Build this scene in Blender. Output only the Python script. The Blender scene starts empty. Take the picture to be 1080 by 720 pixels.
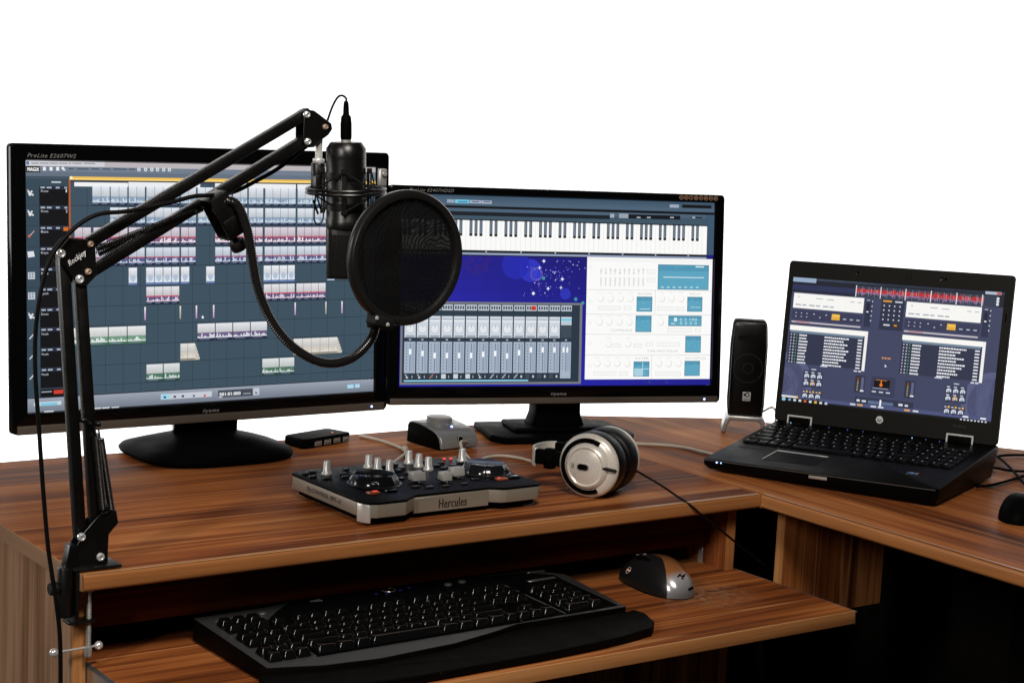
import bpy, bmesh, math, random
from mathutils import Vector, Matrix, noise
random.seed(7)
R = math.radians
scn = bpy.context.scene
col = scn.collection

# ------------------------------------------------------------------ camera
F = 1902.5418
CR = Matrix(((0.81355344, -0.57945537, 0.04860323), (0.03840563, 0.1369461, 0.98983371), (0.58022048, 0.80341598, -0.13366732)))
CC = Vector((-0.75578, -1.82731, 0.54077))
def ray(u, v): return CR.transposed() @ Vector(((u-540)/F, (360-v)/F, 1.0))
def at(u, v, ax, val):
    """reading of the photograph -> a point on the real plane ax = val"""
    d = ray(u, v); i = 'xyz'.index(ax); return CC + d*((val-CC[i])/d[i])
def atp(u, v, P0, n):
    d = ray(u, v); return CC + d*((Vector(P0)-CC).dot(n)/d.dot(n))
cam = bpy.data.cameras.new('camera'); cam.lens = F/1080*36; cam.sensor_width = 36; cam.clip_end = 60; cam.clip_start = .05
co = bpy.data.objects.new('camera', cam); col.objects.link(co)
m = Matrix.Identity(4)
for i in range(3): m[i][0] = CR[0][i]; m[i][1] = CR[1][i]; m[i][2] = -CR[2][i]; m[i][3] = CC[i]
co.matrix_world = m; scn.camera = co

# ------------------------------------------------------------------ materials
def s2l(c):
    return tuple((x/12.92 if x <= .04045 else ((x+.055)/1.055)**2.4) for x in c)
MATS = {}
def mat(name, color, rough=.5, metal=0., spec=.5, bump=0., bscale=300., emit=None, es=1., rvar=0., coat=0., cvar=0., specks=0.):
    if name in MATS: return MATS[name]
    M = bpy.data.materials.new(name); M.use_nodes = True; nt = M.node_tree; b = nt.nodes['Principled BSDF']
    b.inputs['Base Color'].default_value = (*color, 1); b.inputs['Roughness'].default_value = rough
    b.inputs['Metallic'].default_value = metal; b.inputs['Specular IOR Level'].default_value = spec
    b.inputs['Coat Weight'].default_value = coat
    tc = nt.nodes.new('ShaderNodeTexCoord')
    if bump:
        n = nt.nodes.new('ShaderNodeTexNoise'); n.inputs['Scale'].default_value = bscale; n.inputs['Detail'].default_value = 3
        nt.links.new(tc.outputs['Object'], n.inputs['Vector'])
        bp = nt.nodes.new('ShaderNodeBump'); bp.inputs['Strength'].default_value = bump; bp.inputs['Distance'].default_value = .0005
        nt.links.new(n.outputs['Fac'], bp.inputs['Height']); nt.links.new(bp.outputs['Normal'], b.inputs['Normal'])
    if rvar or cvar:
        n2 = nt.nodes.new('ShaderNodeTexNoise'); n2.inputs['Scale'].default_value = 28; n2.inputs['Detail'].default_value = 6; n2.inputs['Roughness'].default_value = .65
        nt.links.new(tc.outputs['Object'], n2.inputs['Vector'])
        if rvar:
            mr = nt.nodes.new('ShaderNodeMapRange'); mr.inputs['From Min'].default_value = .3; mr.inputs['From Max'].default_value = .7
            mr.inputs['To Min'].default_value = max(.02, rough-rvar); mr.inputs['To Max'].default_value = rough+rvar
            nt.links.new(n2.outputs['Fac'], mr.inputs['Value']); nt.links.new(mr.outputs['Result'], b.inputs['Roughness'])
        if cvar:
            mx = nt.nodes.new('ShaderNodeMix'); mx.data_type = 'RGBA'
            mx.inputs['A'].default_value = (*[c*(1-cvar) for c in color], 1); mx.inputs['B'].default_value = (*[c*(1+cvar) for c in color], 1)
            nt.links.new(n2.outputs['Fac'], mx.inputs['Factor']); nt.links.new(mx.outputs['Result'], b.inputs['Base Color'])
    if specks:
        n3 = nt.nodes.new('ShaderNodeTexNoise'); n3.inputs['Scale'].default_value = 520; n3.inputs['Detail'].default_value = 2; nt.links.new(tc.outputs['Object'], n3.inputs['Vector'])
        m3 = nt.nodes.new('ShaderNodeMapRange'); m3.inputs['From Min'].default_value = specks; m3.inputs['From Max'].default_value = specks+.02; nt.links.new(n3.outputs['Fac'], m3.inputs['Value'])
        x3 = nt.nodes.new('ShaderNodeMix'); x3.data_type = 'RGBA'; x3.inputs['A'].default_value = (*color, 1); x3.inputs['B'].default_value = (.16, .15, .13, 1)
        nt.links.new(m3.outputs['Result'], x3.inputs['Factor']); nt.links.new(x3.outputs['Result'], b.inputs['Base Color'])
    if emit:
        b.inputs['Emission Color'].default_value = (*emit, 1); b.inputs['Emission Strength'].default_value = es
    MATS[name] = M; return M

def wood(name, axis, stops, sc=1., rough=.38, spec=.012, seed=0., dusty=False):
    M = bpy.data.materials.new(name); M.use_nodes = True; nt = M.node_tree; N = nt.nodes; Lk = nt.links; b = N['Principled BSDF']
    tc = N.new('ShaderNodeTexCoord')
    def mp(al, ac):
        q = N.new('ShaderNodeMapping'); s = [ac, ac, ac]; s['xyz'.index(axis)] = al
        q.inputs['Scale'].default_value = s; q.inputs['Location'].default_value = (seed, seed*.7, seed*1.3)
        Lk.new(tc.outputs['Object'], q.inputs['Vector']); return q
    def nz(m_, det, rg=.5, dist=0.):
        n = N.new('ShaderNodeTexNoise'); n.inputs['Scale'].default_value = 1; n.inputs['Detail'].default_value = det
        n.inputs['Roughness'].default_value = rg; n.inputs['Distortion'].default_value = dist
        Lk.new(m_.outputs['Vector'], n.inputs['Vector']); return n
    big = nz(mp(.8*sc, 11*sc), 3, .55, .3)       # broad plum / tan boards
    mid = nz(mp(1.6*sc, 55*sc), 4, .6, .2)        # streaks
    fine = nz(mp(9*sc, 520*sc), 3, .6)            # pores
    def math_(op, a, b_, v=None):
        q = N.new('ShaderNodeMath'); q.operation = op
        for i, x in enumerate((a, b_)):
            if x is None: continue
            if isinstance(x, (int, float)): q.inputs[i].default_value = x
            else: Lk.new(x, q.inputs[i])
        return q.outputs[0]
    hair = nz(mp(3.5*sc, 190*sc), 3, .6, .15)
    v = math_('ADD', math_('MULTIPLY', big.outputs['Fac'], .66), math_('MULTIPLY', mid.outputs['Fac'], .34))
    v = math_('ADD', v, math_('ADD', math_('MULTIPLY', math_('SUBTRACT', fine.outputs['Fac'], .5), .16), math_('MULTIPLY', math_('SUBTRACT', hair.outputs['Fac'], .5), .20)))
    rp = N.new('ShaderNodeValToRGB'); cr = rp.color_ramp
    while len(cr.elements) > 1: cr.elements.remove(cr.elements[-1])
    for i, (p, c) in enumerate(stops):
        e = cr.elements[0] if i == 0 else cr.elements.new(p)
        e.position = p; e.color = (*c, 1)
    Lk.new(v, rp.inputs['Fac'])
    # thin pale lines between boards
    line = nz(mp(.35*sc, 21*sc), 1, .3, .1)
    d = math_('ABSOLUTE', math_('SUBTRACT', line.outputs['Fac'], .56), None)
    lf = N.new('ShaderNodeMapRange'); lf.inputs['From Min'].default_value = .004; lf.inputs['From Max'].default_value = .014
    lf.inputs['To Min'].default_value = .55; lf.inputs['To Max'].default_value = 0; Lk.new(d, lf.inputs['Value'])
    mx = N.new('ShaderNodeMix'); mx.data_type = 'RGBA'; mx.inputs['B'].default_value = (*stops[-1][1], 1)
    Lk.new(lf.outputs['Result'], mx.inputs['Factor']); Lk.new(rp.outputs['Color'], mx.inputs['A'])
    out = mx.outputs['Result']
    # dust and wear
    du = N.new('ShaderNodeTexNoise'); du.inputs['Scale'].default_value = 750; du.inputs['Detail'].default_value = 2; Lk.new(tc.outputs['Object'], du.inputs['Vector'])
    dr = N.new('ShaderNodeMapRange'); dr.inputs['From Min'].default_value = .76; dr.inputs['From Max'].default_value = .8; dr.inputs['To Max'].default_value = .4
    Lk.new(du.outputs['Fac'], dr.inputs['Value'])
    fac = dr.outputs['Result']
    if dusty:
        dv = N.new('ShaderNodeVectorMath'); dv.operation = 'DISTANCE'; dv.inputs[1].default_value = tuple(at(742, 626, 'z', -.1153)); Lk.new(tc.outputs['Object'], dv.inputs[0])
        dm = N.new('ShaderNodeMapRange'); dm.inputs['From Min'].default_value = .025; dm.inputs['From Max'].default_value = .085; dm.inputs['To Min'].default_value = .9; dm.inputs['To Max'].default_value = 0
        Lk.new(dv.outputs['Value'], dm.inputs['Value'])
        dn = N.new('ShaderNodeTexNoise'); dn.inputs['Scale'].default_value = 110; dn.inputs['Detail'].default_value = 8; dn.inputs['Roughness'].default_value = .75; Lk.new(tc.outputs['Object'], dn.inputs['Vector'])
        dq = N.new('ShaderNodeMapRange'); dq.inputs['From Min'].default_value = .42; dq.inputs['From Max'].default_value = .66; dq.inputs['To Max'].default_value = .62; Lk.new(dn.outputs['Fac'], dq.inputs['Value'])
        fac = math_('MAXIMUM', fac, math_('MULTIPLY', dm.outputs['Result'], dq.outputs['Result']))
    m2 = N.new('ShaderNodeMix'); m2.data_type = 'RGBA'; m2.inputs['B'].default_value = (.38, .26, .16, 1)
    Lk.new(fac, m2.inputs['Factor']); Lk.new(out, m2.inputs['A']); Lk.new(m2.outputs['Result'], b.inputs['Base Color'])
    rr = N.new('ShaderNodeMapRange'); rr.inputs['To Min'].default_value = rough-.06; rr.inputs['To Max'].default_value = rough+.14; Lk.new(mid.outputs['Fac'], rr.inputs['Value'])
    Lk.new(rr.outputs['Result'], b.inputs['Roughness']); b.inputs['Specular IOR Level'].default_value = spec
    bp = N.new('ShaderNodeBump'); bp.inputs['Strength'].default_value = .12; bp.inputs['Distance'].default_value = .0004
    Lk.new(fine.outputs['Fac'], bp.inputs['Height']); Lk.new(bp.outputs['Normal'], b.inputs['Normal'])
    MATS[name] = M; return M
ST = [(.33, (.045, .0130, .0050)), (.41, (.105, .030, .0100)), (.47, (.205, .059, .0175)), (.52, (.29, .091, .0255)), (.58, (.375, .131, .038)), (.67, (.53, .24, .092))]
SE = [(.30, (.21, .078, .024)), (.44, (.33, .130, .042)), (.56, (.42, .180, .062)), (.7, (.56, .28, .115))]  # lighter copy of the veneer tones, painting in light on the edges
SG = [(.30, (.09, .044, .024)), (.42, (.19, .100, .056)), (.52, (.28, .160, .096)), (.62, (.37, .23, .145)), (.72, (.46, .31, .20))]
W_X = wood('walnut_along_x', 'x', ST); W_Y = wood('walnut_along_y', 'y', ST, seed=3.1)
W_T = wood('walnut_tray', 'x', ST, seed=5.7, dusty=True); W_Z = wood('walnut_upright', 'z', SG, seed=2.2)
W_D = wood('walnut_painted_shade', 'x', [(p_, (c_[0]*.24, c_[1]*.15, c_[2]*.12)) for p_, c_ in ST], seed=7.2); BPN = mat('panel_shade_black', (.006, .004, .003), .6, spec=.1)  # under-desk shade put into the colour: darkened apron wood, near-black panels
W_P = wood('walnut_panel', 'z', ST, seed=8.2)
E_X = wood('edge_band_lit_x', 'x', SE, seed=1.2, rough=.3, spec=.3); E_Y = wood('edge_band_lit_y', 'y', SE, seed=4.4, rough=.3, spec=.3); E_L = wood('edge_band_side', 'y', [(.3, (.14, .075, .042)), (.5, (.24, .14, .085)), (.7, (.34, .21, .13))], seed=9.1); E_Z = wood('edge_band_lit_z', 'z', SE, seed=6.4)
BLK = mat('black_plastic', (.0018, .0018, .0018), .5, spec=.015, bump=.15, bscale=900, rvar=.08)
GLO = mat('gloss_black', (.002, .002, .002), .12, spec=.22, rvar=.04)
PNT = mat('black_paint_steel', (.0030, .0028, .0025), .32, spec=.5, bump=.2, bscale=1400, rvar=.07)
RUB = mat('rubber_black', (.005, .005, .005), .6, spec=.25)
CBL = mat('cable_black', (.003, .003, .003), .5, spec=.12)
LIP = mat('grey_trim', (.085, .068, .055), .45, spec=.2, rvar=.05)
CHR = mat('chrome', (.80, .80, .80), .2, metal=.6, rvar=.05)
STL = mat('steel', (.50, .49, .47), .34, metal=.5, rvar=.1)
COP = mat('worn_steel', (.50, .36, .27), .35, metal=.5, rvar=.1)
SIL = mat('silver_paint', (.52, .51, .50), .30, metal=.35, bump=.08, bscale=2500)
CHA = mat('champagne_silver', (.27, .235, .19), .34, metal=.25, bump=.08, bscale=2500, rvar=.05)
HPS = mat('headphone_silver', (.72, .67, .60), .28, metal=.25, rvar=.05)
LEA = mat('leatherette', (.003, .003, .003), .38, spec=.3, bump=.5, bscale=420)
BEI = mat('beige_cable', (.45, .40, .32), .45)
WHT = mat('white_mark', (.75, .75, .75), .5)
DRK = mat('dark_mark', (.03, .02, .015), .5)
GRY = mat('grey_mark', (.22, .22, .22), .5)
GRY2 = mat('grey_logo', (.30, .30, .30), .4)
KEY = mat('key_plastic', (.003, .003, .003), .14, spec=.8, rvar=.02)
KBF = mat('keyboard_plastic', (.036, .037, .038), .32, spec=.3, specks=.765, rvar=.05, bump=.1, bscale=900)
PAL = mat('palm_rest_plastic', (.0016, .0013, .0010), .55, spec=.06, specks=.76, bump=.5, bscale=1300, rvar=.08)
LAP = mat('laptop_plastic', (.0020, .0020, .0020), .4, spec=.06, rvar=.06, bump=.15, bscale=1500)
LID = mat('laptop_bezel', (.009, .0088, .0075), .5, spec=.15, bump=.15, bscale=1500)
MSG = mat('mouse_grey', (.008, .008, .0085), .35, spec=.3, bump=.1, bscale=1500)
MSO = mat('mouse_bronze', (.42, .17, .06), .22, metal=.8, rvar=.03)
MSS = mat('mouse_silver', (.6, .6, .62), .2, metal=.85, rvar=.03)
LEDB = mat('led_blue', (.1, .1, .8), .4, emit=(.25, .35, 1), es=9)
LEDC = mat('led_cyan', (.2, .6, .9), .4, emit=(.35, .75, 1), es=2)
LEDO = mat('led_orange', (.6, .2, .08), .4, emit=(1, .16, .05), es=.55)
LEDR = mat('led_red', (.6, .1, .05), .4, emit=(1, .06, .03), es=.9)
HOL = mat('hole_black', (.002, .002, .002), .8, spec=.1)
FLR = mat('dark_floor', (.012, .010, .009), .7, cvar=.3)
WAL = mat('white_wall', (.86, .86, .86), .9, spec=.1, bump=.05, bscale=60)
FOA = mat('grille_black', (.003, .003, .003), .28, spec=.25)

# screens and printed artwork: colour attribute
def artmat(name, emis):
    M = bpy.data.materials.new(name); M.use_nodes = True; nt = M.node_tree; b = nt.nodes['Principled BSDF']
    a = nt.nodes.new('ShaderNodeAttribute'); a.attribute_name = 'art'
    if emis:
        b.inputs['Base Color'].default_value = (.01, .01, .01, 1); b.inputs['Roughness'].default_value = .35; b.inputs['Specular IOR Level'].default_value = .2
        tc = nt.nodes.new('ShaderNodeTexCoord'); n = nt.nodes.new('ShaderNodeTexNoise'); n.inputs['Scale'].default_value = 900
        nt.links.new(tc.outputs['Object'], n.inputs['Vector'])
        mr = nt.nodes.new('ShaderNodeMapRange'); mr.inputs['To Min'].default_value = .9; mr.inputs['To Max'].default_value = 1.1
        nt.links.new(n.outputs['Fac'], mr.inputs['Value']); nt.links.new(mr.outputs['Result'], b.inputs['Emission Strength'])
        nt.links.new(a.outputs['Color'], b.inputs['Emission Color'])
    else: nt.links.new(a.outputs['Color'], b.inputs['Base Color'])
    return M
SCR = artmat('lit_screen', True); ART = artmat('printed_art', False)

# ------------------------------------------------------------------ mesh builder
def frame(o, x, y, z):
    M = Matrix.Identity(4)
    for i in range(3): M[i][0] = x[i]; M[i][1] = y[i]; M[i][2] = z[i]; M[i][3] = o[i]
    return M
def axis_frame(p, d):
    d = Vector(d).normalized(); a = Vector((0, 0, 1)) if abs(d.z) < .9 else Vector((0, 1, 0))
    x = a.cross(d).normalized(); return frame(p, x, d.cross(x), d)
class MB:
    def __init__(s, M=None): s.bm = bmesh.new(); s.M = M or Matrix.Identity(4)
    def _x(s, M): return s.M @ M if M is not None else s.M
    def add(s, verts, faces, M=None, mi=0):
        X = s._x(M); vs = [s.bm.verts.new(X @ Vector(v)) for v in verts]; out = []
        for f in faces:
            try: q = s.bm.faces.new([vs[i] for i in f]); q.material_index = mi; out.append(q)
            except ValueError: pass
        return vs, out
    def _bev(s, fs, w, seg, vertical=False):
        es = {e for f in fs for e in f.edges}
        bmesh.ops.bevel(s.bm, geom=list(es), offset=w, segments=seg, profile=.5, affect='EDGES', clamp_overlap=True)
    def box(s, c, size, M=None, bev=0, seg=2, mi=0, taper=None):
        x, y, z = [k/2 for k in size]; tx, ty = taper or (1, 1)
        v = [(-x, -y, -z), (x, -y, -z), (x, y, -z), (-x, y, -z), (-x*tx, -y*ty, z), (x*tx, -y*ty, z), (x*tx, y*ty, z), (-x*tx, y*ty, z)]
        v = [Vector(c)+Vector(p) for p in v]
        vs, fs = s.add(v, [(0, 3, 2, 1), (4, 5, 6, 7), (0, 1, 5, 4), (1, 2, 6, 5), (2, 3, 7, 6), (3, 0, 4, 7)], M, mi)
        if bev: s._bev(fs, bev, seg)
        return s
    def bb(s, a, b, M=None, bev=0, seg=2, mi=0):
        a, b = Vector(a), Vector(b); return s.box((a+b)/2, [abs(k) for k in (b-a)], M, bev, seg, mi)
    def bar(s, p0, p1, w, h, side=(0, 1, 0), bev=0, seg=2, mi=0):
        p0, p1 = Vector(p0), Vector(p1); d = p1-p0; L = d.length; d.normalize(); y = Vector(side); x = y.cross(d).normalized(); y = d.cross(x)
        return s.box((0, 0, L/2), (w, h, L), frame(p0, x, y, d), bev, seg, mi)
    def prism(s, poly, z0, z1, M=None, bev=0, seg=2, mi=0):
        n = len(poly); v = [(p[0], p[1], z0) for p in poly]+[(p[0], p[1], z1) for p in poly]
        f = [tuple(range(n-1, -1, -1)), tuple(range(n, 2*n))]+[(i, (i+1) % n, n+(i+1) % n, n+i) for i in range(n)]
        vs, fs = s.add(v, f, M, mi); bmesh.ops.recalc_face_normals(s.bm, faces=fs)
        if bev: s._bev(fs, bev, seg)
        return s
    def lathe(s, prof, M=None, n=32, mi=0, sy=1.):
        v = []; f = []; k = len(prof)
        for i in range(n):
            a = 2*math.pi*i/n
            for r, z in prof: v.append((r*math.cos(a), r*math.sin(a)*sy, z))
        for i in range(n):
            j = (i+1) % n
            for q in range(k-1): f.append((i*k+q, j*k+q, j*k+q+1, i*k+q+1))
        vs, fs = s.add(v, f, M, mi)
        for q in (() if prof[0] == prof[-1] else (0, k-1)):
            if prof[q][0] > 1e-6:
                try:
                    ff = s.bm.faces.new([vs[i*k+q] for i in (range(n-1, -1, -1) if q == 0 else range(n))]); ff.material_index = mi
                except ValueError: pass
        bmesh.ops.remove_doubles(s.bm, verts=vs, dist=1e-7)
        return s
    def cyl(s, p0, p1, r, r1=None, n=20, ch=0, mi=0):
        p0, p1 = Vector(p0), Vector(p1); L = (p1-p0).length; r1 = r if r1 is None else r1
        pr = [(0, 0), (r, 0), (r1, L), (0, L)] if not ch else [(0, 0), (r-ch, 0), (r-.3*ch, .3*ch), (r, ch), (r1, L-ch), (r1-.3*ch, L-.3*ch), (r1-ch, L), (0, L)]
        return s.lathe(pr, axis_frame(p0, p1-p0), n, mi)
    def sph(s, c, r, n=16, sc=(1, 1, 1), M=None, mi=0):
        pr = [(r*math.sin(math.pi*i/(n//2)), -r*math.cos(math.pi*i/(n//2))) for i in range(n//2+1)]
        X = Matrix.Translation(c) @ Matrix.Diagonal((*sc, 1)); return s.lathe(pr, (M @ X) if M is not None else X, n, mi)
    def torus(s, Rr, r, M, n=64, k=10, mi=0, sx=1.):
        v = []; f = []
        for i in range(n):
            a = 2*math.pi*i/n
            for j in range(k):
                b = 2*math.pi*j/k; rr = Rr+r*math.cos(b); v.append((rr*math.cos(a), rr*math.sin(a), r*sx*math.sin(b)))
        for i in range(n):
            for j in range(k): f.append((i*k+j, ((i+1) % n)*k+j, ((i+1) % n)*k+(j+1) % k, i*k+(j+1) % k))
        s.add(v, f, M, mi); return s
    def tube(s, pts, r, n=10, smooth=6, mi=0, ribs=0):
        pts = [Vector(p) for p in pts]
        if smooth and len(pts) > 2:
            q = []; P = [2*pts[0]-pts[1]]+pts+[2*pts[-1]-pts[-2]]
            for i in range(1, len(P)-2):
                for j in range(smooth):
                    t = j/smooth; a, b, c, d = P[i-1:i+3]
                    q.append(.5*((2*b)+(c-a)*t+(2*a-5*b+4*c-d)*t*t+(3*b-a-3*c+d)*t**3))
            q.append(pts[-1]); pts = q
        if ribs:
            Ls = [0]
            for a, b in zip(pts, pts[1:]): Ls.append(Ls[-1]+(b-a).length)
            tot = Ls[-1]; cnt = int(tot/ribs); q = []; j = 0
            for i in range(cnt+1):
                t = tot*i/cnt
                while j < len(Ls)-2 and Ls[j+1] < t: j += 1
                k = (t-Ls[j])/max(1e-9, Ls[j+1]-Ls[j]); q.append(pts[j].lerp(pts[j+1], k))
            pts = q
        v = []; f = []; up = None
        for i, p in enumerate(pts):
            t = (pts[min(i+1, len(pts)-1)]-pts[max(i-1, 0)]).normalized()
            if up is None: up = t.orthogonal().normalized()
            up = (up-t*up.dot(t)).normalized(); w = t.cross(up)
            rr = r[i] if isinstance(r, (list, tuple)) else r
            if ribs: rr = r*(1.0 if i % 2 else .86)
            for j in range(n):
                a = 2*math.pi*j/n; v.append(p+up*rr*math.cos(a)+w*rr*math.sin(a))
        for i in range(len(pts)-1):
            for j in range(n): f.append((i*n+j, i*n+(j+1) % n, (i+1)*n+(j+1) % n, (i+1)*n+j))
        f.append(tuple(range(n-1, -1, -1))); f.append(tuple(range((len(pts)-1)*n, len(pts)*n)))
        s.add(v, f, None, mi); return s
    def helix(s, p0, p1, Rr, turns, r, n=6, per=10):
        X = axis_frame(p0, Vector(p1)-Vector(p0)); L = (Vector(p1)-Vector(p0)).length
        pts = [X @ Vector((Rr*math.cos(2*math.pi*t/per), Rr*math.sin(2*math.pi*t/per), L*t/(turns*per))) for t in range(turns*per+1)]
        return s.tube(pts, r, n, 0)
    def grid(s, fn, nu, nv, M=None, mi=0, close_u=False):
        v = [fn(i/nu, j/nv) for i in range(nu+(0 if close_u else 1)) for j in range(nv+1)]; f = []
        for i in range(nu):
            i2 = (i+1) % nu if close_u else i+1
            for j in range(nv): f.append((i*(nv+1)+j, i2*(nv+1)+j, i2*(nv+1)+j+1, i*(nv+1)+j+1))
        s.add(v, f, M, mi); return s
    def build(s, name, mats, parent=None, smooth=True, ang=38, recalc=True):
        if recalc: bmesh.ops.recalc_face_normals(s.bm, faces=s.bm.faces[:])
        me = bpy.data.meshes.new(name); s.bm.to_mesh(me); s.bm.free()
        for k in (mats if isinstance(mats, (list, tuple)) else [mats]): me.materials.append(k)
        if smooth and len(me.polygons): me.shade_smooth(); me.set_sharp_from_angle(angle=R(ang))
        o = bpy.data.objects.new(name, me); link(o, parent); return o
def link(o, parent=None):
    col.objects.link(o)
    if parent is not None:
        o.parent = parent
        if parent.parent is None: o.matrix_parent_inverse = parent.matrix_basis.inverted()
def thing(name, label, cat, loc=(0, 0, 0), rz=0, group=None):
    o = bpy.data.objects.new(name, None); o.empty_display_size = .03; col.objects.link(o)
    o.location = loc; o.rotation_euler = (0, 0, rz); o['label'] = label; o['category'] = cat
    if group: o['group'] = group
    o.matrix_basis = Matrix.Translation(loc) @ Matrix.Rotation(rz, 4, 'Z')
    return o
def tag(o, label, cat, group=None):
    o['label'] = label; o['category'] = cat
    if group: o['group'] = group
    return o
def struct(o): o['kind'] = 'structure'; return o

# text as mesh
_tc = {}
def glyphs(txt, shear=0, sp=1.12):
    k = (txt, shear, sp)
    if k not in _tc:
        cu = bpy.data.curves.new('t', 'FONT'); cu.body = txt; cu.shear = shear; cu.space_character = sp; cu.resolution_u = 3
        ob = bpy.data.objects.new('t', cu); me = bpy.data.meshes.new_from_object(ob)
        v = [tuple(x.co) for x in me.vertices]; f = [tuple(p.vertices) for p in me.polygons]
        bpy.data.objects.remove(ob); bpy.data.curves.remove(cu); bpy.data.meshes.remove(me)
        x1 = max([p[0] for p in v] or [1]); x0 = min([p[0] for p in v] or [0])
        _tc[k] = (v, f, x0, x1)
    return _tc[k]
def text(name, txt, M, w, h, material, parent, shear=0, thick=.0001, bold=0):
    """lettering of overall width w and cap height h in the xy plane of M"""
    v, f, x0, x1 = glyphs(txt, shear); sx = w/(x1-x0); sy = h/.70
    b = MB(M)
    for k in range(1+bold*2):
        dx = (k-bold)*h*.035; b.add([((p[0]-x0)*sx+dx, p[1]*sy, thick+.00002*k) for p in v], f)
    return b.build(name, material, parent, smooth=False, recalc=False)

class Canvas:
    """flat artwork (screen image, print) made of coloured faces; coordinates 0..1 across, 0..1 down"""
    def __init__(s, w, h, corners=None):
        s.w, s.h = w, h; s.v = []; s.f = []; s.c = []; s.H = None
        if corners: s.H = s._hom(corners)
    def _hom(s, q):
        (x0, y0), (x1, y1), (x2, y2), (x3, y3) = q      # TL TR BR BL -> unit square
        dx1, dx2, sx = x1-x2, x3-x2, x0-x1+x2-x3; dy1, dy2, sy = y1-y2, y3-y2, y0-y1+y2-y3
        den = dx1*dy2-dx2*dy1; g = (sx*dy2-dx2*sy)/den; h = (dx1*sy-sx*dy1)/den
        return Matrix(((x1-x0+g*x1, x3-x0+h*x3, x0), (y1-y0+g*y1, y3-y0+h*y3, y0), (g, h, 1))).inverted()
    def p(s, x, y):
        q = s.H @ Vector((x, y, 1)); return q.x/q.z, q.y/q.z
    def poly(s, pts, c, layer=1):
        n = len(s.v); z = layer*.00005
        for a, b in pts: s.v.append(((a*s.w), (1-b)*s.h, z))
        s.f.append(tuple(range(n+len(pts)-1, n-1, -1))); s.c.append(s2l([k/255 for k in c]))
    def rect(s, a0, b0, a1, b1, c, layer=1): s.poly([(a0, b0), (a1, b0), (a1, b1), (a0, b1)], c, layer)
    def R(s, xL, yT, xR, yB, c, layer=1):
        """rect read off the photograph: both heights taken at its left end"""
        a0, b0 = s.p(xL, yT); _, b1 = s.p(xL, yB); a1, _ = s.p(xR, yT); s.rect(a0, b0, a1, b1, c, layer)
    def circ(s, x, y, r, c, layer=2, n=18, px=True, a0=0, a1=2*math.pi, r0=0):
        if px:
            a, b = s.p(x, y); a2, _ = s.p(x+r, y); rr = abs(a2-a)*s.w
        else: a, b = x, y; rr = r
        n = max(3, n)
        if r0 <= 0 and a1-a0 > 6.2:
            s.poly([(a+rr*math.cos(-2*math.pi*i/n)/s.w, b-rr*math.sin(-2*math.pi*i/n)/s.h) for i in range(n)][::-1], c, layer)
        else:
            for i in range(n):
                t0 = a0+(a1-a0)*i/n; t1 = a0+(a1-a0)*(i+1)/n; q = r0*rr
                s.poly([(a+q*math.cos(t0)/s.w, b-q*math.sin(t0)/s.h), (a+rr*math.cos(t0)/s.w, b-rr*math.sin(t0)/s.h), (a+rr*math.cos(t1)/s.w, b-rr*math.sin(t1)/s.h), (a+q*math.cos(t1)/s.w, b-q*math.sin(t1)/s.h)], c, layer)
    def text(s, x, y, hpx, wpx, t, c, layer=4, shear=0):
        """(x, y) = left end of the baseline, sizes in picture units there"""
        a, b = s.p(x, y); _, b2 = s.p(x, y-hpx); a2, _ = s.p(x+wpx, y)
        v, f, x0, x1 = glyphs(t, shear); n = len(s.v); sx = (a2-a)*s.w/(x1-x0); sy = (b-b2)*s.h/.7; z = layer*.00005
        for p in v: s.v.append((a*s.w+(p[0]-x0)*sx, (1-b)*s.h+p[1]*sy, z))
        cc = s2l([k/255 for k in c])
        for q in f: s.f.append(tuple(n+i for i in q)); s.c.append(cc)
    def build(s, name, M, material, parent):
        me = bpy.data.meshes.new(name); me.from_pydata([M @ Vector(p) for p in s.v], [], s.f); me.update()
        at_ = me.color_attributes.new('art', 'FLOAT_COLOR', 'CORNER')
        i = 0
        for f, c in zip(me.polygons, s.c):
            for li in f.loop_indices: at_.data[li].color = (*c, 1)
        me.materials.append(material); o = bpy.data.objects.new(name, me); link(o, parent); return o

# ================================================================== setting
struct(MB().box((.6, .6, -.75), (14, 14, .02)).build('floor', FLR))
fw = Vector((CR[2][0], CR[2][1], 0)).normalized(); rt = Vector((CR[0][0], CR[0][1], 0)).normalized()
wc = Vector((CC.x, CC.y, 0))+fw*4.3
struct(MB(frame(wc, rt, fw, (0, 0, 1))).box((0, .05, .63), (13, .1, 2.74)).build('wall', WAL))

# ================================================================== desk
T = .0205; L = 1.0144
desk = thing('corner_desk', 'walnut veneer L-shaped computer desk with a pulled-out keyboard tray, carrying all the equipment', 'desk', (.5, .3, -.74))
def edge_strip(name, p0, p1, out, material, t=T):
    """rounded front edge, p0-p1 along the top edge, out = outward direction"""
    p0, p1, out = Vector(p0), Vector(p1), Vector(out).normalized(); d = p1-p0; b = MB(frame(p0, out, (0, 0, 1), d.normalized()))
    r = .0052; pr = [(-.004, -.0001), (0, 0)]+[(r*math.sin(a), -r+r*math.cos(a)) for a in [math.pi/2*k/5 for k in range(1, 6)]]
    pr += [(r*math.sin(a), -(t-r)+r*math.cos(a)) for a in [math.pi/2+math.pi/2*k/5 for k in range(6)]]+[(-.004, -t)]
    b.prism(pr, 0, d.length); return b.build(name, material, desk)
MB().bb((.001, .009, -T), (L-.0006, .599, 0), bev=.0006, seg=1).build('desktop', W_X, desk)
edge_strip('edge_band', (.0008, .0052, 0), (L-.0008, .0052, 0), (0, -1, 0), E_X)
MB().bb((-.0004, .006, -T+.0005), (.001, .599, -.0005), bev=.0003, seg=1).build('edge_band', E_L, desk)
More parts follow.
